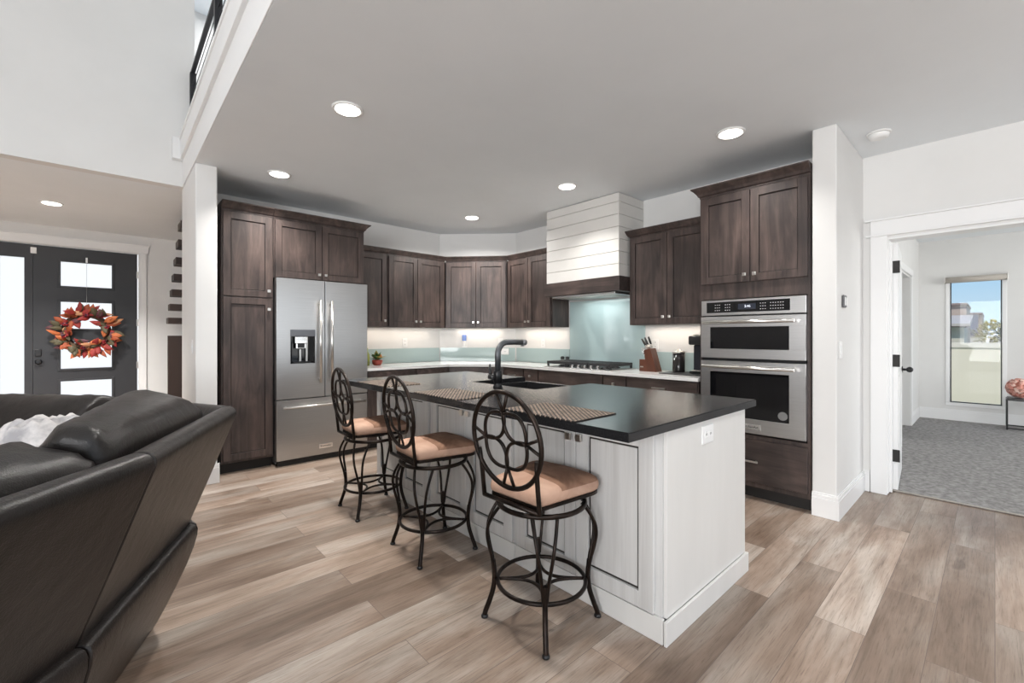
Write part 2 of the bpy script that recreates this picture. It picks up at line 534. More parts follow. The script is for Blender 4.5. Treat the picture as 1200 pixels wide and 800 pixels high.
MB().box(WX + .055, WX + .06, wy0 + .045, wy1 - .045, wz0 + .05, wz1 - .05).build('pane', M['pane'], wdw)
rb = thing('roller_blind', 'rolled-up beige roller blind at the top of the bedroom window', 'blind', (WX - .06, .19, 2.08))
MB().cyl((WX - .06, wy0 - .0, 2.115), (WX - .06, wy1, 2.115), .042, 18).build('fabric_roll', mat('blind_fabric', (.50, .46, .41), .8), rb)
for y_ in (wy1 + .001, wy0 - .012):
    MB().box(WX - .10, WX - .014, y_, y_ + .011, 2.06, 2.165, .004).build('bracket', M['nickel'], rb)

# baseboards
def baseboard(name, p, q, nx, ny, h=.17):
    d = Vector((q[0] - p[0], q[1] - p[1], 0)); f = Fr(p, d, (nx, ny)); L = d.length
    b = MB(f).box(0, L, .0005, .016, .001, h - .035, .002).box(0, L, .0005, .012, h - .035, h - .012, .002).box(0, L, .0005, .008, h - .012, h, .002)
    return struct(name, b, M['trim'])


baseboard('baseboard_wing', (3.684, .735), (XR - .02, .735), 0, -1)
baseboard('baseboard_wing_end', (3.70, .7345), (3.70, .88), -1, 0)
baseboard('baseboard_right', (XR, .735), (XR, .69), -1, 0)
baseboard('baseboard_kitchen_end', (.514, 4.55), (.7, 4.55), 0, -1)
baseboard('baseboard_hall', (.53, 4.55), (.53, 5.5), -1, 0)
baseboard('baseboard_bedroom', (WX, .80), (WX, -3.4), -1, 0)
baseboard('baseboard_bedroom_side', (8.46, .81), (WX - .02, .81), 0, -1)
baseboard('baseboard_bedroom_near', (4.80, .81), (7.15, .81), 0, -1)
# bedroom doorway casing and head
cz = MB().box(XR - .02, XR - .0005, .58, .685, .001, 2.075, .003).box(XR - .03, XR - .0005, -.60, .715, 2.075, 2.09, .003) \
    .box(XR - .022, XR - .0005, -.56, .685, 2.09, 2.20, .003).box(XR - .036, XR - .0005, -.60, .72, 2.20, 2.215, .003).box(XR - .02, XR - .0005, -.56, -.43, .001, 2.075, .003)
struct('trim_2', cz, M['trim'])
struct('trim_3', MB().box(XR - .004, 4.756, .575, .5945, .012, 2.045).box(XR - .004, 4.756, -.4295, -.41, .012, 2.045).box(XR - .004, 4.756, -.4295, .5945, 2.045, 2.0595).box(4.66, 4.69, .56, .575, .012, 2.03), M['trim'])
struct('trim_4', MB().box(8.365, 8.465, .79, .8095, .007, 2.12, .003).box(7.15, 8.49, .786, .8095, 2.12, 2.21, .003).box(7.15, 7.245, .79, .8095, .007, 2.12, .003), M['trim'])
# loft fascia along the edge of the double-height room
struct('trim_5', MB().box(.522, .5298, -3.6, 5.384, 2.741, 2.99, .003).box(.498, .5298, -3.6, 5.384, 2.99, 3.17, .003).box(.44, .5298, 5.31, 5.384, 2.985, 3.19, .003).box(.49, .66, -3.6, 5.384, 3.17, 3.20, .003), M['trim'])
struct('trim_6', MB().box(.5302, .66, -3.6, 5.384, 3.051, 3.169), M['trim'])
# front door surround
dY = 8.5
struct('trim_7', MB().box(.303, .395, dY - .02, dY - .0005, .001, 2.495, .003).box(-2.2, .42, dY - .024, dY - .0005, 2.495, 2.60, .003).box(-2.2, .43, dY - .034, dY - .0005, 2.60, 2.615, .003), M['trim'])

# ------------------------------------------------------------------ front door with sidelight
fd = MB(); fx0, fx1, fz1 = -.755, .290, 2.475
gz = [(1.955, 2.285), (1.375, 1.74), (.83, 1.185), (.30, .66)]
gx0, gx1 = -.50, .012
fy0, fy1 = 8.515, 8.56
fd.box(fx0, gx0, fy0, fy1, .012, fz1).box(gx1, fx1, fy0, fy1, .012, fz1)
zz = [.012] + [z for a, b in sorted(gz) for z in (a, b)] + [fz1]
for i in range(0, len(zz), 2):
    fd.box(gx0, gx1, fy0, fy1, zz[i], zz[i + 1])
door = struct('door_1', fd, M['doorgrey'])
fm = MB()
for a, b in gz:
    for q in ((gx0 - .03, gx0, a - .03, b + .03), (gx1, gx1 + .03, a - .03, b + .03), (gx0, gx1, a - .03, a), (gx0, gx1, b, b + .03)):
        fm.box(q[0], q[1], fy0 - .012, fy0 - .0002, q[2], q[3], .003)
fm.build('glazing_bead', M['doorgrey'], door)
for a, b in gz:
    MB().box(gx0 + .001, gx1 - .001, 8.532, 8.540, a + .001, b - .001).build('frosted_pane', M['frost'], door)
MB().box(-.735, -.675, fy0 - .02, fy0, 1.005, 1.10, .006).build('deadbolt', M['black'], door)
MB().cyl((-.70, fy0, .935), (-.70, fy0 - .05, .935), .030).cyl((-.70, fy0 - .05, .935), (-.70, fy0 - .065, .935), .034, r1=.02).build('door_knob', M['black'], door)
MB().box(-.775, -.72, fy0 - .018, fy0 - .0005, 2.36, 2.44, .004).build('door_sensor', M['white'], door)
hg = [MB().box(.282, .302, fy0 - .012, fy0 + .01, z, z + .1, .003).build('hinge', M['nickel'], door) for z in (2.12, 1.42, .8, .2)]
sl = MB().box(-.83, -.757, 8.505, 8.565, .012, fz1).box(-1.13, -1.045, 8.505, 8.565, .012, fz1).box(-1.045, -.83, 8.505, 8.565, .012, .25).box(-1.045, -.83, 8.505, 8.565, 2.30, fz1)
sl.box(-2.04, -1.13, 8.505, 8.565, .012, fz1)
side = struct('window_6', sl, M['doorgrey'])
MB().box(-1.044, -.831, 8.53, 8.538, .251, 2.299).build('frosted_pane', M['frost'], side)

# bedroom door leaf, open
dl = Fr((4.768, .535), (.80, .062), (.062, -.80))
lf = MB(dl).box(0, .80, -.036, 0, .012, 2.035, .002)
for a, b, c, d in ((.11, .69, .25, .95), (.11, .69, 1.08, 1.9)):
    for q in ((a, b, c, c + .012), (a, b, d - .012, d), (a, a + .012, c, d), (b - .012, b, c, d)):
        lf.box(q[0], q[1], 0, .005, q[2], q[3])
leaf = struct('door_2', lf, M['trim'])
for z in (.24, 1.02, 1.79):
    MB(dl).box(-.008, -.0005, -.036, .012, z, z + .10, .003).build('hinge', M['toe'], leaf)
kb = MB(dl); p = dl(.735, .001, .96); nV = dl.V
kb.cyl(p, p + nV * .008, .03).cyl(p + nV * .008, p + nV * .04, .011).ico(p + nV * .055, .027, 2)
kb.build('door_knob', M['black'], leaf)

# ------------------------------------------------------------------ cabinet builders
def shaker(mb, u0, u1, z0, z1, v0=.001, t=.021, st=.06, rec=.010, g=.005):
    mb.box(u0, u0 + st, v0, v0 + t, z0, z1, .002).box(u1 - st, u1, v0, v0 + t, z0, z1, .002)
    mb.box(u0 + st, u1 - st, v0, v0 + t, z0, z0 + st, .002).box(u0 + st, u1 - st, v0, v0 + t, z1 - st, z1, .002)
    mb.box(u0 + st - .001, u1 - st + .001, v0 + .0005, v0 + .006, z0 + st - .001, z1 - st + .001, 0, 1)
    mb.box(u0 + st + g, u1 - st - g, v0 + .006, v0 + t - rec, z0 + st + g, z1 - st - g, .001)


def knob(fr, u, z, v=.022, parent=None, r=.0135):
    m = MB(fr).box(u - .006, u + .006, v, v + .014, z - .006, z + .006).box(u - r, u + r, v + .014, v + .027, z - r, z + r, .003)
    return m.build('knob', M['nickel'], parent)


def pull(fr, u, z, L=.13, v=.022, parent=None):
    m = MB(fr).box(u - L / 2, u + L / 2, v + .022, v + .034, z - .007, z + .007, .003)
    m.box(u - L / 2 + .012, u - L / 2 + .024, v, v + .022, z - .005, z + .005).box(u + L / 2 - .024, u + L / 2 - .012, v, v + .022, z - .005, z + .005)
    return m.build('drawer_pull', M['nickel'], parent)


def door_part(fr, u0, u1, z0, z1, parent, kn=None, name='door', mats=None, st=.06):
    mb = MB(fr); shaker(mb, u0, u1, z0, z1, st=st, g=.011 if st > .065 else .005)
    d = mb.build(name, mats or [M['wood'], M['glazed']], parent)
    if kn: knob(fr, kn[0], kn[1], parent=d, r=.0135 if st < .065 else .017)
    return d


def crown(fr, u0, u1, z0, z1, depth, parent, rl=0, rr=0, e=.06):
    hgt = z1 - z0
    prof = [(0, .004), (.16, .004), (.2, .014), (.45, .024), (.7, .042), (.86, e - .002), (.9, e), (1, e)]
    rings = [[fr(u0 - x * rl, -depth, z0 + f * hgt), fr(u0 - x * rl, x, z0 + f * hgt), fr(u1 + x * rr, x, z0 + f * hgt), fr(u1 + x * rr, -depth, z0 + f * hgt)] for f, x in prof]
    return MB().prism(rings).build('crown_molding', M['wood'], parent)


def base_of(fr, u0, u1, d):
    return fr((u0 + u1) / 2, -d / 2, 0)


WM = [M['wood'], M['glazed']]
FB = Fr((0, 4.75), (1, 0), (0, -1))                 # tall units beside the fridge
# pantry
pn = thing('pantry_cabinet', 'tall dark-stained pantry cabinet at the left of the fridge', 'cabinet', base_of(FB, .745, 1.172, .61))
MB(FB).box(.745, 1.172, -.62, 0, .10, 2.43, .002).box(.745, 1.172, -.62, -.06, .001, .10, 0, 1).build('carcass', [M['wood'], M['toe']], pn)
door_part(FB, .757, 1.160, .125, 1.632, pn, (1.128, 1.53))
door_part(FB, .757, 1.160, 1.645, 2.415, pn, (1.128, 1.705))
crown(FB, .745, 1.172, 2.43, 2.51, .62, pn, .0, 0)
# over fridge
of = thing('fridge_top_cabinet', 'dark-stained two-door cabinet above the steel fridge', 'cabinet', FB(1.63, -.3, 1.846))
MB(FB).box(1.175, 2.09, -.62, 0, 1.846, 2.43, .002).build('carcass', M['wood'], of)
door_part(FB, 1.187, 1.628, 1.855, 2.415, of, (1.598, 1.905))
door_part(FB, 1.634, 2.078, 1.855, 2.415, of, (1.664, 1.905))
crown(FB, 1.175, 2.09, 2.43, 2.51, .62, of, 0, 1)

# ------------------------------------------------------------------ fridge
fg = thing('refrigerator', 'stainless french-door fridge with water dispenser, between pantry and dark base cabinets', 'refrigerator', (1.635, 5.0, 0))
MB().box(1.185, 2.085, 4.735, 5.33, .02, 1.825, .004).build('body', mat('fridge_side_grey', (.12, .12, .125), .5), fg)
MB().box(1.20, 2.07, 4.69, 4.734, .004, .052).build('kick_grille', M['toe'], fg)
dz0, dz1 = .655, 1.838
ld = MB().box(1.180, 1.632, 4.66, 4.733, dz0, 1.0, .001).box(1.180, 1.632, 4.66, 4.733, 1.335, dz1, .001).box(1.180, 1.305, 4.66, 4.733, .999, 1.336).box(1.535, 1.632, 4.66, 4.733, .999, 1.336).build('left_door', M['steel'], fg)
ds = MB().box(1.305, 1.535, 4.722, 4.732, 1.0, 1.335).box(1.305, 1.318, 4.655, 4.722, 1.0, 1.335).box(1.522, 1.535, 4.655, 4.722, 1.0, 1.335).box(1.305, 1.535, 4.655, 4.722, 1.322, 1.335).build('dispenser', M['gloss'], ld)
MB().box(1.303, 1.537, 4.648, 4.72, 1.27, 1.337, .003).build('control_panel', mat('dispenser_panel', (.10, .105, .12), .15), ds)
MB().box(1.35, 1.47, 4.665, 4.70, 1.20, 1.268, .004).box(1.36, 1.455, 4.672, 4.684, 1.15, 1.20, .003).build('nozzle', M['chrome'], ds)
MB().box(1.375, 1.44, 4.668, 4.673, 1.155, 1.215).build('paddle', M['black'], ds)
MB().box(1.335, 1.50, 4.66, 4.72, 1.004, 1.014).build('drip_tray', M['black'], ds)
MB().box(1.398, 1.416, 4.70, 4.706, 1.02, 1.14).box(1.46, 1.478, 4.70, 4.706, 1.02, 1.25).build('back_trim', M['nickel'], ds)
rd = MB().box(1.640, 2.092, 4.66, 4.733, dz0, dz1, .003).build('right_door', M['steel'], fg)
dw = MB().box(1.180, 2.092, 4.66, 4.733, .06, .645, .003).build('freezer_drawer', M['steel'], fg)


def bar_handle(p0, p1, out, r, m, parent, name='handle', inset=.035):
    p0, p1, out = Vector(p0), Vector(p1), Vector(out); d = (p1 - p0).normalized()
    mb = MB().cyl(p0, p1, r, 14)
    for q in (p0 + d * inset, p1 - d * inset):
        mb.cyl(q, q - out, r * .75, 10)
    return mb.build(name, m, parent)


bar_handle((1.577, 4.605, .80), (1.577, 4.605, 1.635), (0, -.0545, 0), .013, M['nickel'], ld)
bar_handle((1.690, 4.605, .80), (1.690, 4.605, 1.635), (0, -.0545, 0), .013, M['nickel'], rd)
bar_handle((1.225, 4.605, .575), (2.045, 4.605, .575), (0, -.0545, 0), .013, M['nickel'], dw)
bd = MB().box(1.575, 1.712, 4.654, 4.6595, .122, .168, .002).build('badge', M['chrome'], dw)
text_mesh('badge_lettering', 'KitchenAid', .024, M['black'], bd, (1.6435, 4.6536, .145), (1, 0, 0))

# ------------------------------------------------------------------ wall cabinets
UZ0, UZ1, UC = 1.385, 2.285, 2.35
FU = Fr((0, 5.07), (1, 0), (0, -1))


def upper(fr, u0, u1, doors, label, rl=0, rr=0, d=.31, poly=None, z0=UZ0, knobz=None, filler=None):
    c = thing('wall_cabinet', label, 'cabinet', fr((u0 + u1) / 2, -d / 2, z0), 'dark-stained wall cabinets')
    if poly:
        MB().poly(poly, z0, UZ1).build('carcass', M['wood'], c)
    else:
        MB(fr).box(u0, u1, -d, 0, z0, UZ1, .002).build('carcass', M['wood'], c)
    n = len(doors)
    for i, (a, b) in enumerate(doors):
        k = (b - .03 if (n == 1 or i == 0) else a + .03, z0 + .075)
        door_part(fr, a, b, z0 + .008, UZ1 - .012, c, k)
    crown(fr, u0, u1, UZ1, UC, d if not poly else .05, c, rl, rr, .055)
    return c


upper(FU, 2.098, 2.532, [(2.11, 2.515)], 'single-door dark wall cabinet right beside the fridge')
upper(FU, 2.534, 3.375, [(2.548, 2.945), (2.951, 3.348)], 'two-door dark wall cabinet left of the corner, above the outlet')
dp0, dp1 = Vector((3.385, 5.062)), Vector((3.955, 4.435))
du = (dp1 - dp0); dl_ = du.length; FD = Fr(dp0, du, (du.y, -du.x))
upper(FD, .004, dl_ - .004, [(.018, dl_ / 2 - .003), (dl_ / 2 + .003, dl_ - .018)], 'angled dark wall cabinet set diagonally across the kitchen corner',
      poly=[(3.389, 5.066), (3.955, 4.443), (4.272, 4.443), (4.272, 4.60), (3.50, 5.372), (3.389, 5.372)])
FX = Fr((3.97, 0), (0, -1), (-1, 0))                # cooktop wall, u = -y
upper(FX, -4.432, -3.622, [(-4.42, -4.035), (-4.029, -3.645)], 'dark wall cabinet immediately left of the range hood', d=.305)
upper(FX, -2.545, -1.705, [(-2.532, -2.128), (-2.122, -1.718)], 'dark wall cabinet between range hood and oven tower', rl=1, d=.305)

# ------------------------------------------------------------------ range hood
hd = thing('range_hood', 'cream shiplap range hood with dark wood band above the cooktop', 'range hood', (4.04, 3.07, 1.70))
hb = MB(); zt = 2.736; z = 1.887; hh = .1262; i = 0
tops = [1.887 + hh * k for k in range(7)] + [zt]
hb.box(3.822, 4.275, 2.582, 3.558, 1.887, zt - .001, 0, 1)
for a, b in zip(tops, tops[1:]):
    hb.box(3.81, 4.276, 2.57, 3.57, a + .002, b - .002, .0015)
hb.build('shiplap_shell', [M['cream'], mat('shiplap_gap', (.25, .23, .21), .7)], hd)
MB().box(3.79, 4.276, 2.551, 3.588, 1.735, 1.886, .003).build('wood_band', M['woodh'], hd)
MB().box(3.83, 4.25, 2.63, 3.50, 1.712, 1.734, .004).build('steel_liner', M['steel'], hd)
fl_ = MB()
for k in range(9): fl_.box(3.90 + k * .03, 3.915 + k * .03, 2.7, 3.43, 1.706, 1.7118)
fl_.build('filter', M['nickel'], hd)

# ------------------------------------------------------------------ base cabinets
BT = .884
FB2 = Fr((0, 4.70), (1, 0), (0, -1)); FX2 = Fr((3.70, 0), (0, -1), (-1, 0))


def base_cab(fr, u0, u1, label, d, handle='pull', poly=None, doors=True):
    c = thing('base_cabinet', label, 'cabinet', fr((u0 + u1) / 2, -d / 2, 0), 'dark-stained base cabinets')
    if poly:
        MB().poly(poly[0], .10, BT).poly(poly[1], .001, .10, 1).build('carcass', [M['wood'], M['toe']], c)
    else:
        MB(fr).box(u0, u1, -d, 0, .10, BT, .001).box(u0, u1, -d, -.07, .001, .10, 0, 1).build('carcass', [M['wood'], M['toe']], c)
    dd = MB(fr).box(u0 + .006, u1 - .006, .001, .021, .72, BT - .012, .003).build('drawer', M['woodh'], c)
    um = (u0 + u1) / 2
    if handle == 'pull': pull(fr, um, .80, parent=dd)
    elif handle == 'knob': knob(fr, um, .80, parent=dd)
    if u1 - u0 > .45 and doors:
        door_part(fr, u0 + .006, um - .002, .115, .708, c, (um - .035, .64)); door_part(fr, um + .002, u1 - .006, .115, .708, c, (um + .035, .64))
    else:
        door_part(fr, u0 + .006, u1 - .006, .115, .708, c, (u1 - .04, .64), st=.05)
    return c


base_cab(FB2, 2.098, 2.712, 'dark base cabinet right beside the fridge under the white worktop', .66)
base_cab(FB2, 2.715, 3.185, 'dark base cabinet second from the fridge, next to the angled corner unit', .66)
q0, q1 = Vector((3.192, 4.695)), Vector((3.695, 4.205)); qd = q1 - q0; FD2 = Fr(q0, qd, (qd.y, -qd.x))
base_cab(FD2, .003, qd.length - .003, 'angled dark base cabinet across the kitchen corner', .4,
         poly=([(3.19, 4.699), (3.699, 4.203), (4.27, 4.203), (4.27, 4.60), (3.50, 5.37), (3.19, 5.37)], [(3.24, 4.75), (3.75, 4.25), (4.27, 4.25), (4.27, 4.60), (3.50, 5.37), (3.24, 5.37)]))
base_cab(FX2, -4.197, -3.835, 'narrow dark base cabinet between the corner unit and the slim pull-out', .57)
base_cab(FX2, -3.832, -3.588, 'slim dark pull-out base cabinet at the left of the cooktop', .57, 'knob')
base_cab(FX2, -3.585, -2.675, 'wide dark base cabinet under the gas cooktop', .57, 'none')
base_cab(FX2, -2.672, -2.40, 'slim dark pull-out base cabinet below the right end of the cooktop', .57, 'knob')
base_cab(FX2, -2.397, -1.70, 'dark base cabinet beside the oven tower under the knife block', .57)
wt = MB().poly([(2.096, 5.374), (3.496, 5.374), (4.271, 4.602), (4.271, 1.692), (3.668, 1.692), (3.668, 4.19), (3.178, 4.668), (2.096, 4.668)], .886, .915, bev=.003).build('worktop', M['quartz'])
tag(wt, 'white quartz worktop running along the back walls', 'worktop')

# glass backsplashes
def glass_strip(fr, u0, u1, z0, z1, label):
    o = MB(fr).box(u0, u1, .001, .009, z0, z1, .001).build('glass_backsplash', M['grout'])
    return tag(o, label, 'backsplash', 'blue-green glass backsplashes')


FWB = Fr((0, YB), (1, 0), (0, -1)); FWX = Fr((XC, 0), (0, -1), (-1, 0))
w0, w1 = Vector((3.50, YB)), Vector((XC, YB - .775)); wd = w1 - w0; FWD = Fr(w0, wd, (wd.y, -wd.x))
glass_strip(FWB, 2.20, 3.49, .917, 1.107, 'low blue-green glass strip on the back wall near the fridge')
glass_strip(FWD, .012, wd.length - .012, .917, 1.107, 'low blue-green glass strip on the angled corner wall')
glass_strip(FWX, -4.59, -3.61, .917, 1.107, 'low blue-green glass strip left of the cooktop')
glass_strip(FWX, -3.605, -2.55, .917, 1.70, 'tall blue-green glass panel behind the cooktop under the hood')
glass_strip(FWX, -2.545, -1.70, .917, 1.107, 'low blue-green glass strip behind the knife block and coffee maker')

# ------------------------------------------------------------------ oven tower
FT = Fr((3.70, 0), (0, -1), (-1, 0))
ot = thing('oven_cabinet', 'tall dark-stained oven tower beside the white wing wall', 'cabinet', (4.0, 1.285, 0))
a0, a1 = -1.685, -.887
tw = MB(FT).box(a0, a0 + .02, -.57, 0, .10, 2.43).box(a1 - .02, a1, -.57, 0, .10, 2.43).box(a0 + .02, a1 - .02, -.57, 0, 1.575, 2.43).box(a0 + .02, a1 - .02, -.57, 0, .10, .50).box(a0 + .02, a1 - .02, -.57, -.55, .50, 1.575)
tw.box(a0, a1, -.57, -.07, .001, .10, 0, 1)
tw.build('carcass', [M['wood'], M['toe']], ot)
door_part(FT, a0 + .016, -1.289, 1.70, 2.415, ot, (-1.322, 1.755)); door_part(FT, -1.283, a1 - .016, 1.70, 2.415, ot, (-1.25, 1.755))
dr = MB(FT).box(a0 + .016, a1 - .016, .001, .021, .14, .47, .003).build('drawer', M['woodh'], ot); pull(FT, -1.286, .305, parent=dr)
crown(FT, a0, a1, 2.43, 2.515, .57, ot, 1, 0)
ov = thing('double_wall_oven', 'stainless double wall oven built into the dark oven tower', 'oven', (3.9, 1.285, .52))
o0, o1 = -1.662, -.908
MB(FT).box(o0 + .008, o1 - .008, -.52, -.001, .508, 1.568).build('housing', M['black'], ov)
ct = MB(FT).box(o0, o1, .001, .03, 1.44, 1.565, .003).build('control_panel', M['steel'], ov)
cg = MB(FT).box(o0 + .045, o1 - .10, .0302, .0325, 1.462, 1.548).build('control_glass', M['gloss'], ct)
MB(FT).box(-1.37, -1.24, .0326, .033, 1.483, 1.527).build('display', mat('display_dark', (.03, .035, .05), .1), cg)
text_mesh('display_digits', '2:46', .026, M['display'], cg, FT(-1.30, .0332, 1.506), (0, -1, 0))
for bx in (-1.55, -1.47, -1.21, -1.14, -1.09):
    dots = MB(FT)
    for r in range(3):
        for q in range(3):
            dots.box(bx + q * .016, bx + q * .016 + .008, .0326, .033, 1.478 + r * .022, 1.483 + r * .022)
    dots.build('touch_pad', M['print'], cg)
md = MB(FT)
def oven_door(z0, z1, wz0, wz1, nm):
    m = MB(FT).box(o0, o1, .001, .038, z0, wz0, .002).box(o0, o1, .001, .038, wz1, z1, .002).box(o0, o0 + .075, .001, .038, wz0 - .001, wz1 + .001).box(o1 - .105, o1, .001, .038, wz0 - .001, wz1 + .001)
    d = m.build(nm, M['steel'], ov)
    MB(FT).box(o0 + .0755, o1 - .1055, .005, .034, wz0 + .001, wz1 - .001).build('window_glass', M['gloss'], d)
    zz_ = z1 - .045
    bar_handle(FT(o0 + .03, .085, zz_), FT(o1 - .06, .085, zz_), tuple(FT.V * .0465), .013, M['nickel'], d)
    return d


oven_door(1.095, 1.43, 1.17, 1.345, 'upper_oven_door')
lod = oven_door(.52, 1.072, .63, .985, 'lower_oven_door')
bdg = MB(FT).box(-1.345, -1.205, .0382, .041, .55, .592, .002).build('badge', M['chrome'], lod)
text_mesh('badge_lettering', 'KitchenAid', .024, M['black'], bdg, FT(-1.275, .0413, .571), (0, -1, 0))
stp = FT(-1.055, .0345, .68)
MB().cyl(stp, stp + FT.V * .002, .032, 24).cyl(stp + FT.V * .002, stp + FT.V * .0025, .022, 24).build('round_sticker', mat('sticker_silver', (.20, .20, .195), .4), lod)

# ------------------------------------------------------------------ kitchen island
FI = Fr((1.69, 0), (0, -1), (-1, 0))
GM = [M['greige'], M['glaze']]
iy = [.93, 1.813, 2.70, 3.55]
labs = ['cream island cabinet nearest the camera, with the outlet on its end', 'cream island cabinet in the middle, behind the second bar stool', 'cream island cabinet at the far end near the fridge']
for k in range(3):
    ya, yb = iy[k] + (.001 if k else 0), iy[k + 1] - .001
    c = thing('island_cabinet', labs[k], 'cabinet', (2.1, (ya + yb) / 2, 0), 'cream painted island cabinets')
    cb = MB()
    if k == 1:      # the apron sink takes the kitchen side of this unit
        cb.box(1.69, 1.98, ya, yb, .002, .882).box(1.98, 2.53, ya, 2.02, .002, .882).box(1.98, 2.53, 2.02, yb, .002, .64)
    elif k == 2:
        cb.box(1.69, 1.98, ya, yb, .002, .882).box(1.98, 2.53, ya, 2.745, .002, .64).box(1.98, 2.53, 2.745, yb, .002, .882)
    else:
        cb.box(1.69, 2.53, ya, yb, .002, .882)
    cb.build('carcass', M['greige'], c)
    MB().box(1.672, 1.6895, ya - (.012 if k == 0 else 0), yb, .001, .105, .003).build('plinth', M['greige_plain'], c)
    ym = (ya + yb) / 2; g0, g1 = ya + (.028 if k == 0 else .02), yb - .02
    for i_, (a, b) in enumerate(((-g1, -ym - .002), (-ym + .002, -g0))):
        door_part(FI, a, b, .112, .868, c, (-ym - .032 if i_ == 0 else -ym + .032, .785), mats=GM, st=.07)
    if k == 0:
        ep = MB().box(1.70, 2.545, ya - .016, ya - .0005, .10, .882, .002).build('end_panel', M['greige_plain'], c)
        MB().box(1.672, 2.558, ya - .03, ya - .0165, .001, .10, .002).build('end_plinth', M['greige_plain'], c)
        MB().box(2.531, 2.558, ya - .016, ya + .1, .001, .10, .002).build('end_plinth_return', M['greige_plain'], c)
# worktop with a notch for the apron sink
slab = [(1.385, .893), (2.648, .893), (2.648, 2.035), (2.06, 2.035), (2.06, 2.735), (2.648, 2.735), (2.648, 3.57), (1.385, 3.57)]
iw = MB().poly(slab, .884, .92, bev=.004).build('island_worktop', M['granite'])
tag(iw, 'glossy black stone worktop on the cream island', 'worktop')
sk = thing('apron_sink', 'black apron-front sink notched into the back edge of the island worktop', 'sink', (2.36, 2.385, .66))
sx0, sx1, sy0, sy1 = 2.065, 2.67, 2.04, 2.73
sb = MB().box(sx0, sx1, sy0, sy0 + .025, .66, .885, .003).box(sx0, sx1, sy1 - .025, sy1, .66, .885, .003).box(sx0, sx0 + .025, sy0 + .025, sy1 - .025, .66, .885).box(sx1 - .035, sx1, sy0 + .025, sy1 - .025, .66, .885, .003).box(sx0 + .025, sx1 - .035, sy0 + .025, sy1 - .025, .66, .675)
sb.build('basin', mat('black_composite', (.02, .02, .021), .25), sk)
MB().cyl((2.36, 2.385, .676), (2.36, 2.385, .682), .045).build('drain', M['chrome'], sk)
ft = thing('faucet', 'dark gunmetal faucet with high bent spout standing behind the island sink', 'faucet', (1.965, 2.30, .92))
fx, fy = 1.965, 2.30
DM = mat('gunmetal', (.10, .105, .112), .38, .6)
MB().lathe((fx, fy, .9205), [(.034, 0), (.034, .008), (.027, .014), (.027, .035), (.031, .04), (.031, .10), (.028, .112), (.025, .115)], 20).build('base', mat('faucet_black', (.012, .012, .013), .3, .4), ft)
arc = [(fx, fy, 1.034), (fx, fy, 1.14)] + [(fx + .085 - .085 * math.cos(t), fy, 1.145 + .085 * math.sin(t)) for t in [PI / 2 * j / 8 for j in range(9)]] + [(fx + .15, fy, 1.23), (fx + .225, fy, 1.228)]
MB().tube(arc, .0205, 14).build('spout', DM, ft)
MB().cyl((fx + .225, fy, 1.228), (fx + .262, fy, 1.227), .0215, 14).cyl((fx + .235, fy, 1.222), (fx + .235, fy, 1.198), .014, 12).build('spray_head', mat('gunmetal_light', (.26, .26, .27), .35, .6), ft)
MB().cyl((fx - .005, fy + .02, .985), (fx - .02, fy + .07, .99), .018).tube([(fx - .015, fy + .055, .99), (fx - .01, fy + .075, 1.04), (fx, fy + .085, 1.075)], [.012, .010, .007]).build('lever', M['black'], ft)
# placemats
for k, (y0, y1, lb) in enumerate(((1.15, 1.585, 'woven brown placemat on the island in front of the nearest stool'), (1.985, 2.44, 'woven brown placemat on the island in front of the middle stool'), (2.84, 3.29, 'woven brown placemat on the island in front of the farthest stool'))):
    pm = MB().box(1.395, 1.685, y0, y1, .9205, .925, .0012).build('placemat', M['woven']); tag(pm, lb, 'placemat', 'woven placemats on the island')


def outlet(fr, u, z, label, v=.0008, w_=.072, h_=.115, horiz=False):
    if horiz: w_, h_ = h_, w_
    o = thing('outlet', label, 'outlet', fr(u, v, z))
    MB(fr).box(u - w_ / 2, u + w_ / 2, v, v + .006, z - h_ / 2, z + h_ / 2, .002).build('cover_plate', M['white'], o)
    f = MB(fr)
    for s_ in (-1, 1):
        du_, dz_ = (.022 * s_, 0) if horiz else (0, .022 * s_)
        f.box(u + du_ - .014, u + du_ + .014, v + .0062, v + .008, z + dz_ - .014, z + dz_ + .014, .002)
        for q in (-.006, .006):
            f.box(u + du_ + q - .0012, u + du_ + q + .0012, v + .0081, v + .0086, z + dz_ - .004, z + dz_ + .006, 0, 1)
    f.build('socket', [M['white'], M['black']], o)
    return o


FE = Fr((0, .914), (1, 0), (0, -1))
outlet(FE, 2.075, .812, 'white outlet plate on the end of the island', .0005, .085, .12, True)
outlet(FWB, 2.944, 1.185, 'white outlet on the back wall between fridge and corner')
outlet(FWD, .36, 1.16, 'white outlet on the angled corner wall holding the blue air freshener')
outlet(FWD, .88, 1.185, 'white outlet on the angled corner wall behind the faucet')
outlet(FWX, -4.07, 1.175, 'white outlet on the cooktop wall left of the tall glass')
outlet(FWX, -2.43, 1.185, 'white outlet above the knife block')
af = thing('air_freshener', 'small blue and white plug-in air freshener on the corner wall', 'air freshener', FWD(.36, .01, 1.17))
MB(FWD).box(.335, .385, .0105, .05, 1.13, 1.205, .012).build('plug_body', M['white'], af)
MB(FWD).box(.33, .39, .012, .045, 1.206, 1.29, .008).build('scent_bottle', mat('blue_plastic', (.10, .19, .52), .3), af)
pb = thing('plug_charger', 'white boxy plug-in device on the glass strip at the angled corner', 'charger', FWD(.93, .01, 1.0))
MB(FWD).box(.89, 1.00, .0102, .05, 1.01, 1.10, .008).build('housing', M['white'], pb)
MB(FWD).box(.93, .96, .0502, .052, 1.05, 1.062).build('indicator', M['print'], pb)

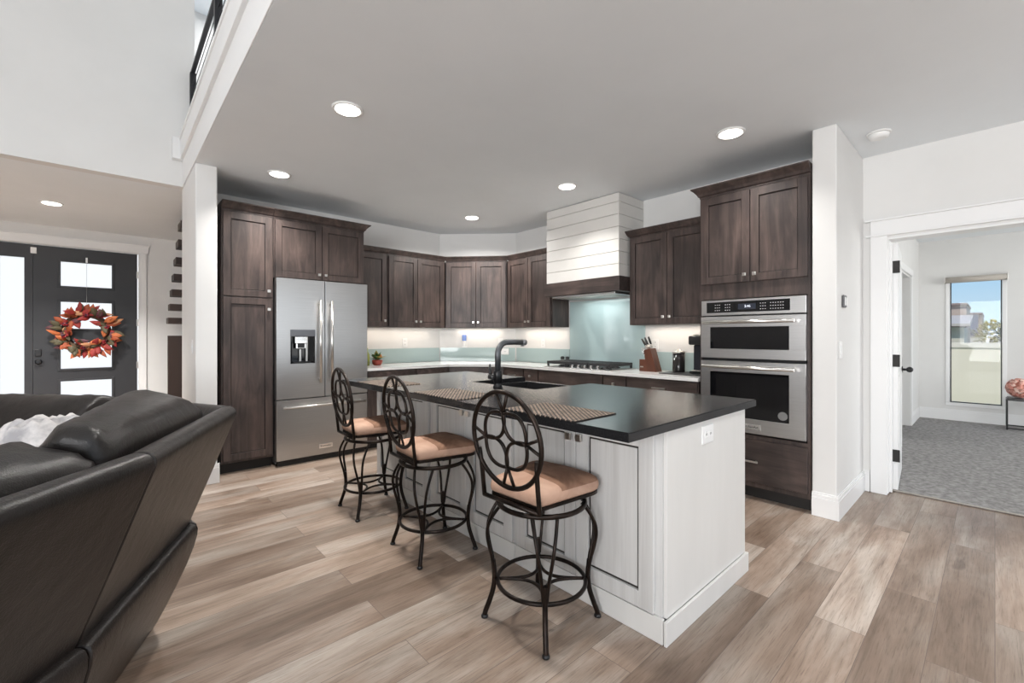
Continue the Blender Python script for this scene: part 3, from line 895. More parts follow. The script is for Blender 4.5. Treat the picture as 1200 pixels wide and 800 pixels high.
# ------------------------------------------------------------------ cooktop and things on the worktop
ck = thing('gas_cooktop', 'black gas cooktop with steel knobs set into the white worktop under the hood', 'cooktop', (3.98, 3.10, .915))
MB().box(3.74, 4.21, 2.64, 3.56, .9155, .925, .003).build('tray', M['steel'], ck)
for y in (2.80, 3.10, 3.40):
    g = MB()
    for x in (3.80, 4.18): g.box(x - .009, x + .009, y - .148, y + .148, .955, .985, .002)
    for yy in (y - .14, y - .09, y - .045, y, y + .045, y + .09, y + .14): g.box(3.80, 4.18, yy - .008, yy + .008, .955, .985, .002)
    for x in (3.80, 4.18):
        for yy in (y - .135, y + .135): g.box(x - .007, x + .007, yy - .010, yy + .010, .9255, .955)
    g.build('grate', M['iron'], ck)
    for x in (3.90, 4.09):
        MB().lathe((x, y, .9255), [(.05, 0), (.05, .006), (.034, .010), (.034, .016), (.02, .018)], 18).build('burner', M['iron'], ck)
for j in range(5):
    y = 2.80 + j * .085
    MB().lathe((3.765, y, .9253), [(.022, 0), (.022, .006), (.018, .008), (.017, .032), (.012, .035)], 14).build('control_knob', M['chrome'], ck)

sp_lab = ('small glass salt shaker with dark lid at the left end of the cooktop', 'small glass pepper shaker beside the cooktop, nearer the tall glass panel')
for (x, y), lb in zip(((4.20, 3.665), (4.20, 3.585)), sp_lab):
    s_ = thing('shaker', lb, 'shaker', (x, y, .9155), 'salt and pepper shakers')
    MB().lathe((x, y, .9158), [(.028, 0), (.028, .04), (.020, .058), (.020, .068)], 14).build('glass_body', mat('shaker_glass', (.75, .75, .74), .1, Transmission_Weight=.6), s_)
    MB().lathe((x, y, .984), [(.024, 0), (.025, .026), (.014, .036)], 14).build('lid', M['black'], s_)

# knife block: sloped wood block, slots facing up-left
kbx, kby = 4.06, 2.36
kf = Fr((kbx, kby), (0, -1), (-1, 0))
KW = mat_noise('cherry_wood', (.07, .022, .011), (.115, .038, .019), scale=(5, 5, 1.5), nscale=3, rough=.35)
kb = thing('knife_block', 'reddish wooden knife block on the white worktop beside the cooktop', 'knife block', (kbx, kby, .9155))
ring = [(-.095, 0), (.095, 0), (.025, .235), (-.045, .215), (-.030, .12), (-.095, .12)]
MB().prism([[kf(u, vv, .9158 + z) for u, z in ring] for vv in (-.055, .055)]).build('block', KW, kb)
MB(kf).box(-.085, -.05, .0552, .0565, .955, .967).build('plaque', M['nickel'], kb)
for j in range(5):
    u = -.036 + .013 * j; vv = (-.03, .02, -.01, .035, 0)[j]
    k_ = thing('kitchen_knife', ['leftmost of the five black-handled knives in the wooden block', 'black-handled knife, second from the left in the wooden block', 'black-handled knife in the middle of the wooden block', 'black-handled knife, second from the right in the wooden block', 'rightmost of the five black-handled knives in the wooden block'][j], 'knife', kf(u, vv, 1.14), 'knives in the wooden block')
    bse = kf(u - .008 + .002 * j, vv, 1.142 + .004 * j); dv = Vector((0, .62 - .07 * j, .90)).normalized()
    MB().tube([bse, bse + dv * .035], .008, 8).build('bolster', M['nickel'], k_)
    MB().tube([bse + dv * .036, bse + dv * .075, bse + dv * .115], [.010, .0125, .010], 8, flat=.7).build('handle', M['black'], k_)
sc_ = thing('scissors', 'kitchen scissors with silver loops standing in the left slot of the knife block', 'scissors', kf(-.065, 0, 1.03))
lp = MB()
for s_ in (-1, 1):
    c_ = kf(-.072, .022 * s_, 1.12)
    lp.tube([c_ + Vector((0, .4 * .03 * math.sin(t), .03 * math.sin(t))) + kf.V * (.017 * math.cos(t)) for t in [2 * PI * j / 16 for j in range(16)]], .004, 6, True)
    lp.tube([c_ + Vector((0, -.012, -.03)), kf(-.062, 0, 1.04)], .004, 6)
lp.build('handle', M['chrome'], sc_)

# coffee corner
cm = tag(MB().box(3.86, 4.20, 1.76, 2.16, .9155, .925, .003).build('counter_tray', mat('dark_tray', (.03, .03, .032), .35)), 'dark flat tray under the coffee maker beside the oven tower', 'tray')
cf = thing('coffee_maker', 'black single-cup coffee maker on the tray against the oven tower', 'coffee maker', (4.06, 1.86, .9255))
MB().box(4.00, 4.17, 1.79, 1.93, .9258, .945, .008).build('base', M['black'], cf)
MB().box(4.09, 4.17, 1.79, 1.93, .9455, 1.19, .01).build('column', mat('black_satin', (.02, .021, .028), .25), cf)
MB().box(3.99, 4.17, 1.785, 1.935, 1.1905, 1.275, .014).build('brew_head', M['black'], cf)
MB().box(4.0, 4.06, 1.83, 1.89, 1.276, 1.29, .003).build('lever', M['nickel'], cf)
MB().box(3.995, 4.08, 1.81, 1.91, .946, .955, .003).build('drip_tray', M['nickel'], cf)
cn = thing('canister', 'dark glass canister with black lid left of the coffee maker', 'canister', (4.08, 2.07, .9255))
MB().lathe((4.08, 2.07, .9258), [(.055, 0), (.058, .01), (.058, .18)], 22).build('jar', mat('dark_glass', (.02, .018, .018), .08), cn)
MB().lathe((4.08, 2.07, 1.106), [(.06, 0), (.06, .02), (.02, .024), (.016, .04)], 22).build('lid', M['nickel'], cn)

# flowers, bottle and fruit by the fridge
vb = thing('oil_bottle', 'slim yellow-green bottle standing on the worktop against the fridge', 'bottle', (2.30, 5.14, .9155))
MB().lathe((2.30, 5.14, .9158), [(.032, 0), (.034, .01), (.034, .13), (.014, .17), (.013, .21)], 16).build('glass', mat('olive_glass', (.45, .48, .13), .1, Transmission_Weight=.5), vb)
MB().lathe((2.30, 5.14, 1.126), [(.015, 0), (.015, .025)], 12).build('cap', mat('cap_cream', (.7, .66, .5), .4), vb)
fv = thing('flower_arrangement', 'small leafy arrangement with red blooms on the worktop beside the fridge', 'flowers', (2.415, 5.10, .9155))
MB().lathe((2.415, 5.10, .9158), [(.04, 0), (.06, .02), (.065, .06), (.055, .07)], 18).build('bowl', mat('red_ceramic', (.35, .06, .04), .3), fv)
lfm = [mat('leaf_green', (.05, .12, .03), .6), mat('leaf_yellow', (.45, .33, .08), .6), mat('bloom_red', (.42, .06, .03), .6)]


def leaf_mesh(mb, base, d, up, L, W, mi=0):
    d = Vector(d).normalized(); up = Vector(up); s_ = d.cross(up)
    if s_.length < .01: s_ = Vector((1, 0, 0))
    s_.normalize(); n_ = s_.cross(d)
    prof = [(0, .1), (.25, .8), (.5, 1), (.75, .65), (1, .03)]
    t = bmesh.new(); rows = []
    for f_, w_ in prof:
        c_ = Vector(base) + d * (L * f_) - n_ * (L * .18 * f_ * f_)
        rows.append([t.verts.new(c_ - s_ * W * w_ / 2 + n_ * .12 * W * w_), t.verts.new(c_), t.verts.new(c_ + s_ * W * w_ / 2 + n_ * .12 * W * w_)])
    for a, b in zip(rows, rows[1:]):
        for i_ in range(2):
            f = t.faces.new((a[i_], a[i_ + 1], b[i_ + 1], b[i_])); f.smooth = True
    r = bmesh.ops.extrude_face_region(t, geom=list(t.faces))
    for v in r['geom']:
        if isinstance(v, bmesh.types.BMVert): v.co -= n_ * .0012
    mb._merge(t, mi)


lv = MB()
for j in range(26):
    an = rnd.uniform(0, 2 * PI); el = rnd.uniform(.2, 1.3)
    d = (math.cos(an) * math.cos(el), math.sin(an) * math.cos(el), math.sin(el))
    leaf_mesh(lv, (2.415, 5.10, .985), d, (0, 0, 1), rnd.uniform(.08, .14), .045, 0 if j % 4 else 1)
lv.build('foliage', lfm, fv)
bl = MB()
for j in range(9):
    an = rnd.uniform(0, 2 * PI); bl.ico((2.415 + .05 * math.cos(an), 5.10 + .05 * math.sin(an), 1.0 + rnd.uniform(-.01, .04)), .018, 1, j % 2)
bl.build('blooms', [lfm[2], mat('bloom_orange', (.6, .22, .06), .6)], fv)

# ------------------------------------------------------------------ bar stools
def make_stool():
    t = thing('bar_stool', '', 'bar stool', (0, 0, 0), 'wrought-iron bar stools at the island')
    br = M['bronze']
    for k in range(4):
        an = PI / 4 + k * PI / 2; er = Vector((math.cos(an), math.sin(an), 0)); et = Vector((-math.sin(an), math.cos(an), 0))
        lg = MB()
        prof = [(.175, .535), (.205, .50), (.238, .44), (.246, .39), (.236, .33), (.218, .26), (.210, .19), (.216, .13), (.236, .07), (.252, .03), (.256, .012)]
        for s_ in (-1, 1):
            pts = []
            for r, z in prof[:7]:
                f = (z - .19) / .345
                pts.append(er * r + et * (s_ * (.007 + .048 * f ** 1.3)) + Vector((0, 0, z)))
            # smooth
            lg.tube(smooth(pts, 3), .0075, 8)
        pts = [er * r + Vector((0, 0, z)) for r, z in prof[5:]]
        lg.tube(smooth(pts, 3), .0115, 10)
        L = lg.build('leg', br, t)
        MB().lathe(tuple(er * .256), [(.010, .0), (.016, .003), (.016, .010), (.011, .016)], 14).build('foot_glide', M['black'], L)
    circ = lambda r, z, n=40: [(r * math.cos(2 * PI * j / n), r * math.sin(2 * PI * j / n), z) for j in range(n)]
    MB().tube(circ(.198, .175), .0095, 10, True).build('foot_ring', br, t)
    iv = MB()
    for k in range(4):
        a = PI / 4 + k * PI / 2; b = a + PI / 2
        pa = Vector((math.cos(a), math.sin(a), 0)) * .198; pb_ = Vector((math.cos(b), math.sin(b), 0)) * .198; mid = (pa + pb_) / 2
        pts = []
        for j in range(13):
            f = j / 12; p_ = pa.lerp(pb_, f) - mid.normalized() * (.088 * math.sin(PI * f)); pts.append(p_ + Vector((0, 0, .175)))
        iv.tube(pts, .0075, 8)
    iv.build('stretcher', br, t)
    MB().tube(circ(.195, .53), .011, 10, True).build('seat_ring', br, t)
    MB().lathe((0, 0, .541), [(.10, 0), (.10, .012)], 24).box(-.15, .15, -.02, .02, .5535, .562).box(-.02, .02, -.15, .15, .5535, .562).build('swivel_plate', M['black'], t)
    # seat outline: narrow at the back, wide and rounded at the front
    def outline(s_):
        cs = [(-.182, -.150, .025), (.200, -.205, .075), (.200, .205, .075), (-.182, .150, .025)]
        out = []
        for i_, (x, y, r_) in enumerate(cs):
            p_ = Vector((x, y)); pa = Vector(cs[i_ - 1][:2]); pb2 = Vector(cs[(i_ + 1) % 4][:2])
            a_ = p_ + (pa - p_).normalized() * r_; b_ = p_ + (pb2 - p_).normalized() * r_
            for j in range(8):
                f = j / 7; q = a_ * (1 - f) ** 2 + p_ * 2 * f * (1 - f) + b_ * f * f
                out.append((q.x * s_, q.y * s_))
            if i_ == 1:                       # front edge bows outwards a little
                for j in range(1, 8):
                    f = j / 8; q = b_.lerp(Vector((.200, .205 - .075)), f)
                    out.append(((q.x + .012 * math.sin(PI * f)) * s_, q.y * s_))
        return out
    MB().prism([[Vector((x, y, z)) for x, y in outline(s_)] for s_, z in ((.96, .5625), (.985, .566), (.985, .577), (.97, .580))]).build('seat_frame', br, t)
    rings = [(.96, .581), (.995, .588), (1.01, .603), (1.0, .619), (.97, .632), (.90, .643), (.74, .652), (.4, .658), (.1, .660)]
    MB().prism([[Vector((x, y, z)) for x, y in outline(s_)] for s_, z in rings], 0, True).build('seat', M['suede'], t)
    # back: reclined oval of iron with four interlocking loops
    def B(u, v):   # u across, v up along the reclined back
        return Vector((-.200 - .20 * v * .55, u, .580 + v))
    bk = MB(); aa, bb, cz_ = .198, .203, .258
    bk.tube([B(aa * math.cos(2 * PI * j / 44), cz_ + bb * math.sin(2 * PI * j / 44)) for j in range(44)], .0105, 10, True)
    back = bk.build('back_ring', br, t)
    ps = MB()
    for s_ in (-1, 1):
        ps.tube([B(.163 * s_, -.018), B(.163 * s_, .06), B(.164 * s_, .14), B(.170 * s_, .20)], .010, 8)
    ps.tube([B(-.163, -.014), B(.163, -.014)], .010, 8)
    ps.build('back_post', br, t)
    nd = [(0, .114), (.118, 0), (0, -.114), (-.118, 0)]
    lp = MB()
    for k in range(4):
        (x0, y0), (x1, y1) = nd[k], nd[(k + 1) % 4]
        dx, dy = x1 - x0, y1 - y0; L = math.hypot(dx, dy); nx, ny = -dy / L, dx / L
        for s_ in (-1, 1):
            lp.tube([B(x0 + dx * f + nx * s_ * .053 * math.sin(PI * f) ** .8, cz_ + y0 + dy * f + ny * s_ * .053 * math.sin(PI * f) ** .8) for f in [j / 14 for j in range(15)]], .0078, 8)
    for x, y in nd:
        base_a = math.atan2(y / bb, x / aa)
        for s_ in (-1, 1):
            a = base_a + s_ * .17
            lp.tube([B(x, cz_ + y), B(aa * math.cos(a), cz_ + bb * math.sin(a))], .007, 8)
    lp.build('scrollwork', br, t)
    return t


def smooth(pts, it=2):
    pts = [Vector(p) for p in pts]
    for _ in range(it):
        q = [pts[0]]
        for a, b in zip(pts, pts[1:]):
            q += [a.lerp(b, .25), a.lerp(b, .75)]
        q.append(pts[-1]); pts = q
        if len(pts) > 50: break
    return pts


stool = make_stool()
for k, (x, y, a, lb) in enumerate(((1.442, 1.385, 3, 'nearest wrought-iron bar stool with tan suede seat at the island'), (1.442, 2.285, -4, 'middle wrought-iron bar stool with tan suede seat at the island'), (1.442, 3.115, -3, 'farthest wrought-iron bar stool, nearest the fridge'))):
    s_ = stool if k == 0 else copy_tree(stool)
    s_.location = (x, y, 0); s_.rotation_euler = (0, 0, math.radians(a)); s_['label'] = lb

# ------------------------------------------------------------------ sectional sofa
sofa = thing('sectional_sofa', 'dark brown leather sectional sofa at the left, its sloping back towards the kitchen', 'sofa', (-.5, 2.0, 0))
P = [Vector(p) for p in ((-1.05, .35, 0), (-.147, 1.24, 0), (.092, 1.544, 0), (.423, 2.316, 0))]
LS = M['leather']


def stations(p, q, n0, n1, n=14):
    return [(p.lerp(q, f), n0.lerp(n1, f), f) for f in [j / n for j in range(n + 1)]]


def leftn(d):
    d = d.normalized(); return Vector((-d.y, d.x, 0))


d_a = P[2] - P[0]; d_b = P[3] - P[2]
P[0] = P[2] + (P[1] - P[2]) * 3.6
d_a = P[2] - P[0]
na, nb = leftn(d_a), leftn(d_b); nm_ = (na + nb).normalized() / math.cos((na.angle(nb)) / 2)


def soft(o):
    o.data.set_sharp_from_angle(angle=math.radians(42)); return o


def sofa_panel(name, p, q, n0, n1, prof, gap=.004, rnd_end=False):
    d = (q - p).normalized(); p = p + d * gap; q = q - d * gap
    rings = []
    for c_, n_, f in stations(p, q, n0, n1, 10):
        rings.append([c_ + n_ * x + Vector((0, 0, z)) for x, z in prof])
    return soft(MB().prism(rings, 0, True).build(name, LS, sofa))


up = [(.185, .44), (.10, .655), (.012, .885), (.002, .912), (.0, .925), (.003, .938), (.011, .948), (.024, .954), (.04, .956), (.058, .953), (.075, .944), (.088, .925), (.26, .45)]
lo = [(.30, .035), (.262, .11), (.225, .19), (.190, .27), (.165, .34), (.152, .39), (.150, .42), (.156, .44), (.170, .449), (.19, .45), (.3, .448), (.42, .035)]


def add_bevel(o, wdt=.006, seg=2):
    m_ = o.modifiers.new('bevel', 'BEVEL'); m_.width = wdt; m_.segments = seg; m_.limit_method = 'ANGLE'; m_.angle_limit = math.radians(50)


for (p, q, n0, n1) in ((P[0], P[2], na, nm_), (P[2], P[3], nm_, nb)):
    add_bevel(sofa_panel('back_panel', p, q, n0, n1, up, .002))
    add_bevel(sofa_panel('lower_panel', p, q, n0, n1, lo, .004))


def cushion(name, p, q, n0, n1, cx, cz, rx, rz, tilt=0, pw=2.6, n=30, m=32, endp=9, parent=None, wr=.006):
    """a puffy bolster along p->q: superellipse section around (cx,cz) shrinking at both ends"""
    parent = parent or sofa
    d = (q - p); L = d.length; rings = []
    cxa, cxb = cx if isinstance(cx, tuple) else (cx, cx); rxa, rxb = rx if isinstance(rx, tuple) else (rx, rx)
    for j in range(n + 1):
        s_ = -math.cos(PI * j / n)                      # -1..1 denser at the ends
        cx, rx = (cxa + (cxb - cxa) * (s_ + 1) / 2, rxa + (rxb - rxa) * (s_ + 1) / 2)
        k = max(1e-3, 1 - abs(s_) ** (endp * 2)) ** (1 / endp)
        f = (s_ + 1) / 2; c_ = p.lerp(q, f); n_ = n0.lerp(n1, f); ring = []
        for i_ in range(m):
            a = 2 * PI * i_ / m; ca, sa = math.cos(a), math.sin(a)
            x = math.copysign(abs(ca) ** (2 / pw), ca) * rx; z = math.copysign(abs(sa) ** (2 / pw), sa) * rz
            wv = 1 + wr / rx * (math.sin(f * 23 + i_ * .9) * .5 + math.sin(f * 47 + i_ * 2.1) * .35) * (.4 + abs(s_) ** 4)
            x *= wv * (k * .8 + .2 if k > .2 else k * 1.8); z *= wv * (k * .45 + .55 if k > .2 else k * 3.2)
            xr = x * math.cos(tilt) - z * math.sin(tilt); zr = x * math.sin(tilt) + z * math.cos(tilt)
            ring.append(c_ + n_ * (cx + xr) + Vector((0, 0, cz + zr)))
        rings.append(ring)
    return MB().prism(rings, 0, True).build(name, LS, parent)


cushion('back_cushion', P[0], P[2] - (P[2] - P[0]).normalized() * .004, na, nm_, .275, .755, .125, .25, .30, 3.4)
cushion('back_cushion', P[2] + d_b.normalized() * .004, P[3] + d_b.normalized() * .075, nm_, nb, (.245, .35), .785, (.105, .20), .25, .26, 3.0, endp=6)
cushion('seat_cushion', P[0], P[2], na, nm_, .66, .40, .30, .11, 0, 4)
cushion('seat_cushion', P[2], P[3], nm_, nb, .66, .40, .30, .11, 0, 4)
# far wing of the sectional, turning left towards the front door
Q0, Q1 = Vector((.27, 3.34, 0)), Vector((-1.05, 4.82, 0)); dq = Q1 - Q0; nq = leftn(dq)
for nmx, pr in (('back_panel', up), ('lower_panel', lo)):
    rings = [[c_ + n_ * x + Vector((0, 0, z * .93)) for x, z in pr] for c_, n_, f in stations(Q0, Q1, nq, nq, 6)]
    add_bevel(soft(MB().prism(rings, 0, True).build(nmx, LS, sofa)))
mid = Q0.lerp(Q1, .5)
cushion('back_cushion', Q0 + dq * .065, mid, nq, nq, .30, .70, .15, .25, .28, 3.2)
cushion('back_cushion', mid + dq * .005, Q1, nq, nq, .30, .70, .15, .25, .28, 3.2)
cushion('seat_cushion', Q0 + dq * .18, mid, nq, nq, .66, .40, .30, .11, 0, 4)
cushion('seat_cushion', mid + dq * .005, Q1, nq, nq, .66, .40, .30, .11, 0, 4)
# the corner between the two wings
for nmx, pr in (('back_panel', up), ('lower_panel', lo)):
    a_, b_ = P[3] + d_b.normalized() * .006, Q0 - dq.normalized() * .006
    rings = [[c_ + n_ * x + Vector((0, 0, z * (1 - .07 * f))) for x, z in pr] for c_, n_, f in stations(a_, b_, nb, nq, 6)]
    add_bevel(soft(MB().prism(rings, 0, True).build(nmx, LS, sofa)))
MB().poly([P[3] + nb * .45 + d_b.normalized() * .01, Q0 + nq * .45 - dq.normalized() * .01, (P[3] + nb * .95 + Q0 + nq * .95) / 2], .04, .515).build('corner_seat', LS, sofa)
# throw blanket on the seats
tb = MB()
nr_, na_ = 16, 44; t = bmesh.new(); G = []
for i_ in range(nr_ + 1):
    row = []
    for j in range(na_):
        f = i_ / nr_; a = 2 * PI * j / na_
        rr = f * (.20 + .025 * math.sin(3 * a + 1) + .02 * math.sin(7 * a))
        x = -.20 + rr * math.cos(a) * 1.0; y = 2.86 + rr * math.sin(a) * .85
        hgt = .38 * (1 - f ** 7)
        z = .520 + hgt * (1 + .05 * math.sin(5 * a + f * 9) * f + .045 * math.sin(11 * a - f * 14) * f) 
        row.append(t.verts.new((x, y, z)))
    G.append(row)
for i_ in range(nr_):
    for j in range(na_):
        k = (j + 1) % na_
        f = t.faces.new((G[i_][j], G[i_ + 1][j], G[i_ + 1][k], G[i_][k])); f.smooth = True
t.faces.new(G[-1])
bmesh.ops.remove_doubles(t, verts=list(t.verts), dist=1e-5)
tb._merge(t, 0, True)
bk_ = tb.build('throw_blanket', mat_noise('blanket_fabric', (.70, .67, .65), (.36, .35, .36), nscale=6, rough=.95, lo=.44, hi=.60, bstr=.5, bscale=90))
tag(bk_, 'crumpled white and grey throw blanket lying on the sofa seat', 'blanket')

# ------------------------------------------------------------------ ceiling fittings
lab = {0: 'recessed ceiling light', }
spots = [(1.133, 2.82, CH, 'recessed ceiling light nearest the loft edge, left of the stools'), (1.128, 4.36, CH, 'recessed ceiling light above the pantry and fridge'), (3.30, 4.355, CH, 'recessed ceiling light in front of the kitchen corner'), (3.30, 2.82, CH, 'recessed ceiling light in front of the range hood'), (3.31, 1.287, CH, 'recessed ceiling light in front of the oven tower'), (-.48, 7.0, CH, 'recessed ceiling light in the entry before the front door')]
first = None
for x, y, z, lb in spots:
    if first is None:
        o = thing('ceiling_light', lb, 'ceiling light', (x, y, z), 'recessed ceiling lights'); first = o
        MB().prism([[Vector((x + r * math.cos(2 * PI * k / 32), y + r * math.sin(2 * PI * k / 32), z + dz)) for k in range(32)] for r, dz in ((.098, -.0005), (.096, -.008), (.078, -.010), (.077, -.004))], 0, True).build('trim_ring', M['white'], o)
        MB().lathe((x, y, z - .0125), [(.074, 0), (.075, .002)], 28).build('lens', M['lamp'], o)
    else:
        o = copy_tree(first); o.location = (x, y, z); o['label'] = lb
    dl_o = downlight(x, y, z, 60 if y > 5 else ((9 if y > 2 else 7) if x > 3 and y < 4 else 16))
    if x > 3 and 4 < y < 5:
        dl_o.data.energy = 24; dl_o.data.spread = 2.7
sm = thing('smoke_detector', 'round white smoke detector on the ceiling near the wing wall', 'smoke detector', (4.10, .565, CH))
MB().lathe((4.10, .565, CH - .012), [(.07, 0), (.072, .0115)], 28).build('mount', M['white'], sm)
MB().lathe((4.10, .565, CH - .045), [(.04, 0), (.055, .006), (.062, .025), (.062, .0325)], 28).build('housing', M['white'], sm)
# under-cabinet lights
def ucl(x, y, sx_, sy_, rz, pw):
    o = light('under_cabinet_light', 'AREA', (x, y, UZ0 - .004), (0, 0, rz), pw, (sx_, sy_), (1, .86, .72)); return o


ucl(2.75, 5.26, 1.1, .05, 0, 1.5); ucl(3.85, 4.92, .6, .05, -PI / 4, .9); ucl(4.16, 4.03, .05, .7, 0, 1.1); ucl(4.16, 2.12, .05, .7, 0, 1.2)
light('hood_light', 'AREA', (4.04, 3.07, 1.70), (0, 0, 0), 2.0, (.3, .5), (.92, 1, 1))


FW = Fr((0, .735), (1, 0), (0, -1))
th = thing('thermostat', 'pair of small grey capsule-shaped controls on the wing wall', 'control', (3.89, .735, 1.52))
for u in (3.855, 3.90):
    MB(FW).box(u - .017, u + .017, .0008, .018, 1.475, 1.565, .008).build('capsule', mat('capsule_grey', (.10, .10, .105), .35), th)
    MB(FW).box(u - .009, u + .009, .0182, .0195, 1.49, 1.55, .003).build('face', M['white'], th)


def switch(fr, u, z, label):
    o = thing('light_switch', label, 'light switch', fr(u, .001, z))
    MB(fr).box(u - .037, u + .037, .0008, .006, z - .06, z + .06, .002).build('cover_plate', M['white'], o)
    MB(fr).box(u - .017, u + .017, .0062, .011, z - .034, z + .034, .003).build('rocker', M['white'], o)


switch(FW, 3.80, 1.175, 'white light switch on the wing wall below the capsule controls')
switch(Fr((.53, 0), (0, -1), (-1, 0)), -4.735, 1.18, 'white light switch on the wall end between the entry and the pantry')

# ------------------------------------------------------------------ loft railing and stairs
lr = thing('loft_railing', 'black metal railing with horizontal bars along the loft edge', 'railing', (.6, 2.5, 3.2))
RM = mat('railing_black', (.016, .016, .019), .4)
for y in (5.33, 3.95, 2.55, 1.15, -.25):
    MB().box(.575, .625, y - .025, y + .025, 3.201, 3.86, .003).build('post', RM, lr)
MB().box(.583, .617, -.6, 5.362, 3.862, 3.89, .004).build('top_rail', RM, lr)
for k in range(6):
    MB().box(.5975, .6025, -.6, 5.302, 3.29 + k * .09, 3.295 + k * .09).build('bar', RM, lr)
st = thing('staircase', 'open staircase with dark wooden treads behind the end wall of the kitchen', 'staircase', (1.1, 6.8, 0))
TW = mat('dark_tread', (.030, .017, .013), .45)
for k in range(7):
    z = 1.45 + k * .18; y = 8.0 - k * .25
    MB().prism([[Vector((x + s_, y + dy, z + dz)) for dy, dz in ((-.15, .0), (.13, 0), (.15, .02), (.15, .085), (-.15, .085))] for x, s_ in ((.60, 0), (1.735, 0))]).build('tread', TW, st)
sg = MB().prism([[Vector((x, y, z)) for y, z in ((8.25, 1.36), (8.25, 1.62), (6.0, 3.02 - .3), (6.0, 2.45))] for x in (1.737, 1.748)])
sg.build('stringer', M['trim'], st)
MB().box(.60, 1.70, 7.9, 7.96, .001, 1.28, .002).build('lower_panel', TW, st)

# ------------------------------------------------------------------ wreath
wr = thing('wreath', 'autumn leaf wreath in red and orange hanging on the charcoal front door', 'wreath', (-.245, 8.44, 1.335))
wc = Vector((-.245, 8.435, 1.335)); RX, RZ = .225, .225
MB().tube([wc + Vector((RX * math.cos(2 * PI * j / 28), 0, RZ * math.sin(2 * PI * j / 28))) for j in range(28)], .032, 8, True).build('vine_ring', mat_noise('vine_brown', (.05, .025, .015), (.11, .06, .03), nscale=20, rough=.8), wr)
MB().tube([wc + Vector((0, .01, RZ)), (-.245, 8.495, 1.85), (-.245, 8.5, 2.30)], .0016, 6).box(-.255, -.235, 8.494, 8.5025, 2.29, 2.36).build('hanger', M['nickel'], wr)
LC = [mat('leaf_%s' % n_, c_, .65) for n_, c_ in (('crimson', (.24, .018, .014)), ('rust', (.30, .06, .018)), ('orange', (.45, .12, .035)), ('olive', (.075, .062, .03)), ('plum', (.10, .03, .04)), ('peach', (.45, .22, .11)))]
for j in range(97):
    a = 2 * PI * j / 97 + rnd.uniform(-.1, .1); er = Vector((math.cos(a), 0, math.sin(a))); et = Vector((-math.sin(a), 0, math.cos(a)))
    rr = rnd.choice((-.04, 0, .05, .03)); b0 = wc + er * (RX + rr * .6) + Vector((0, -.03 - rnd.uniform(0, .03), 0))
    d = er * rnd.uniform(.25, 1.0) * (1 if rr >= 0 else -.5) + et * rnd.uniform(-.9, .9) + Vector((0, -rnd.uniform(.1, .5), 0))
    mb = MB(); leaf_mesh(mb, b0, d, (0, -1, .1), rnd.uniform(.11, .17), rnd.uniform(.055, .085))
    mb.build('leaf', LC[rnd.choice((0, 0, 0, 1, 1, 2, 3, 3, 3, 4, 4, 5))], wr)
br_m = [mat('berry_red', (.22, .010, .016), .3), mat('berry_dark', (.05, .012, .025), .3)]
for a0_ in (2.7, 3.4, .3, 5.6, 4.6, 1.6):
    bm_ = MB(); q_ = Vector((RX * math.cos(a0_), -.075, RZ * math.sin(a0_)))
    for j in range(11):
        n_ = Vector((rnd.gauss(0, 1), rnd.gauss(0, .5), rnd.gauss(0, 1))).normalized()
        bm_.ico(wc + q_ + n_ * (.006 + .022 * rnd.random()), .015, 1, j % 3 // 2)
    bm_.build('berry_cluster', br_m, wr)

# ------------------------------------------------------------------ bedroom side table and flower ball
tbx, tby = 9.12, -.30
tt = thing('side_table', 'black wire side table against the bedroom wall', 'side table', (tbx, tby, .007))
fr_ = MB()
x0, x1, y0, y1 = tbx - .16, tbx + .16, tby - .19, tby + .19
for x in (x0, x1):
    for y in (y0, y1): fr_.box(x - .009, x + .009, y - .009, y + .009, .008, .42)
for z in (.03, .41):
    for x in (x0, x1): fr_.box(x - .008, x + .008, y0, y1, z - .008, z + .008)
    for y in (y0, y1): fr_.box(x0, x1, y - .008, y + .008, z - .008, z + .008)
fr_.build('wire_frame', M['black'], tt)
MB().box(x0, x1, y0, y1, .4205, .435, .003).build('table_top', M['black'], tt)
pbx, pby, pr = 9.10, -.225, .135
pp = thing('flower_ball', 'round coral-pink ball of petals sitting on the black side table', 'decoration', (pbx, pby, .436))
pt = MB()
for j in range(190):
    zz_ = 1 - 2 * (j + .5) / 190; a = j * 2.39996; rr = math.sqrt(1 - zz_ * zz_); n_ = Vector((rr * math.cos(a), rr * math.sin(a), zz_))
    tdir = n_.cross(Vector((rnd.uniform(-1, 1), rnd.uniform(-1, 1), rnd.uniform(-1, 1)))).normalized()
    leaf_mesh(pt, Vector((pbx, pby, .436 + pr)) + n_ * (pr * .86), (n_ * .35 + tdir).normalized(), n_, .05, .045, j % 3)
pt.build('petals', [mat('petal_%s' % q, c_, .7) for q, c_ in (('coral', (.85, .42, .34)), ('peach', (.92, .64, .55)), ('rose', (.76, .32, .26)))], pp)
MB().ico((pbx, pby, .436 + pr), pr * .9, 2).build('core', mat('petal_core', (.5, .18, .13), .8), pp)

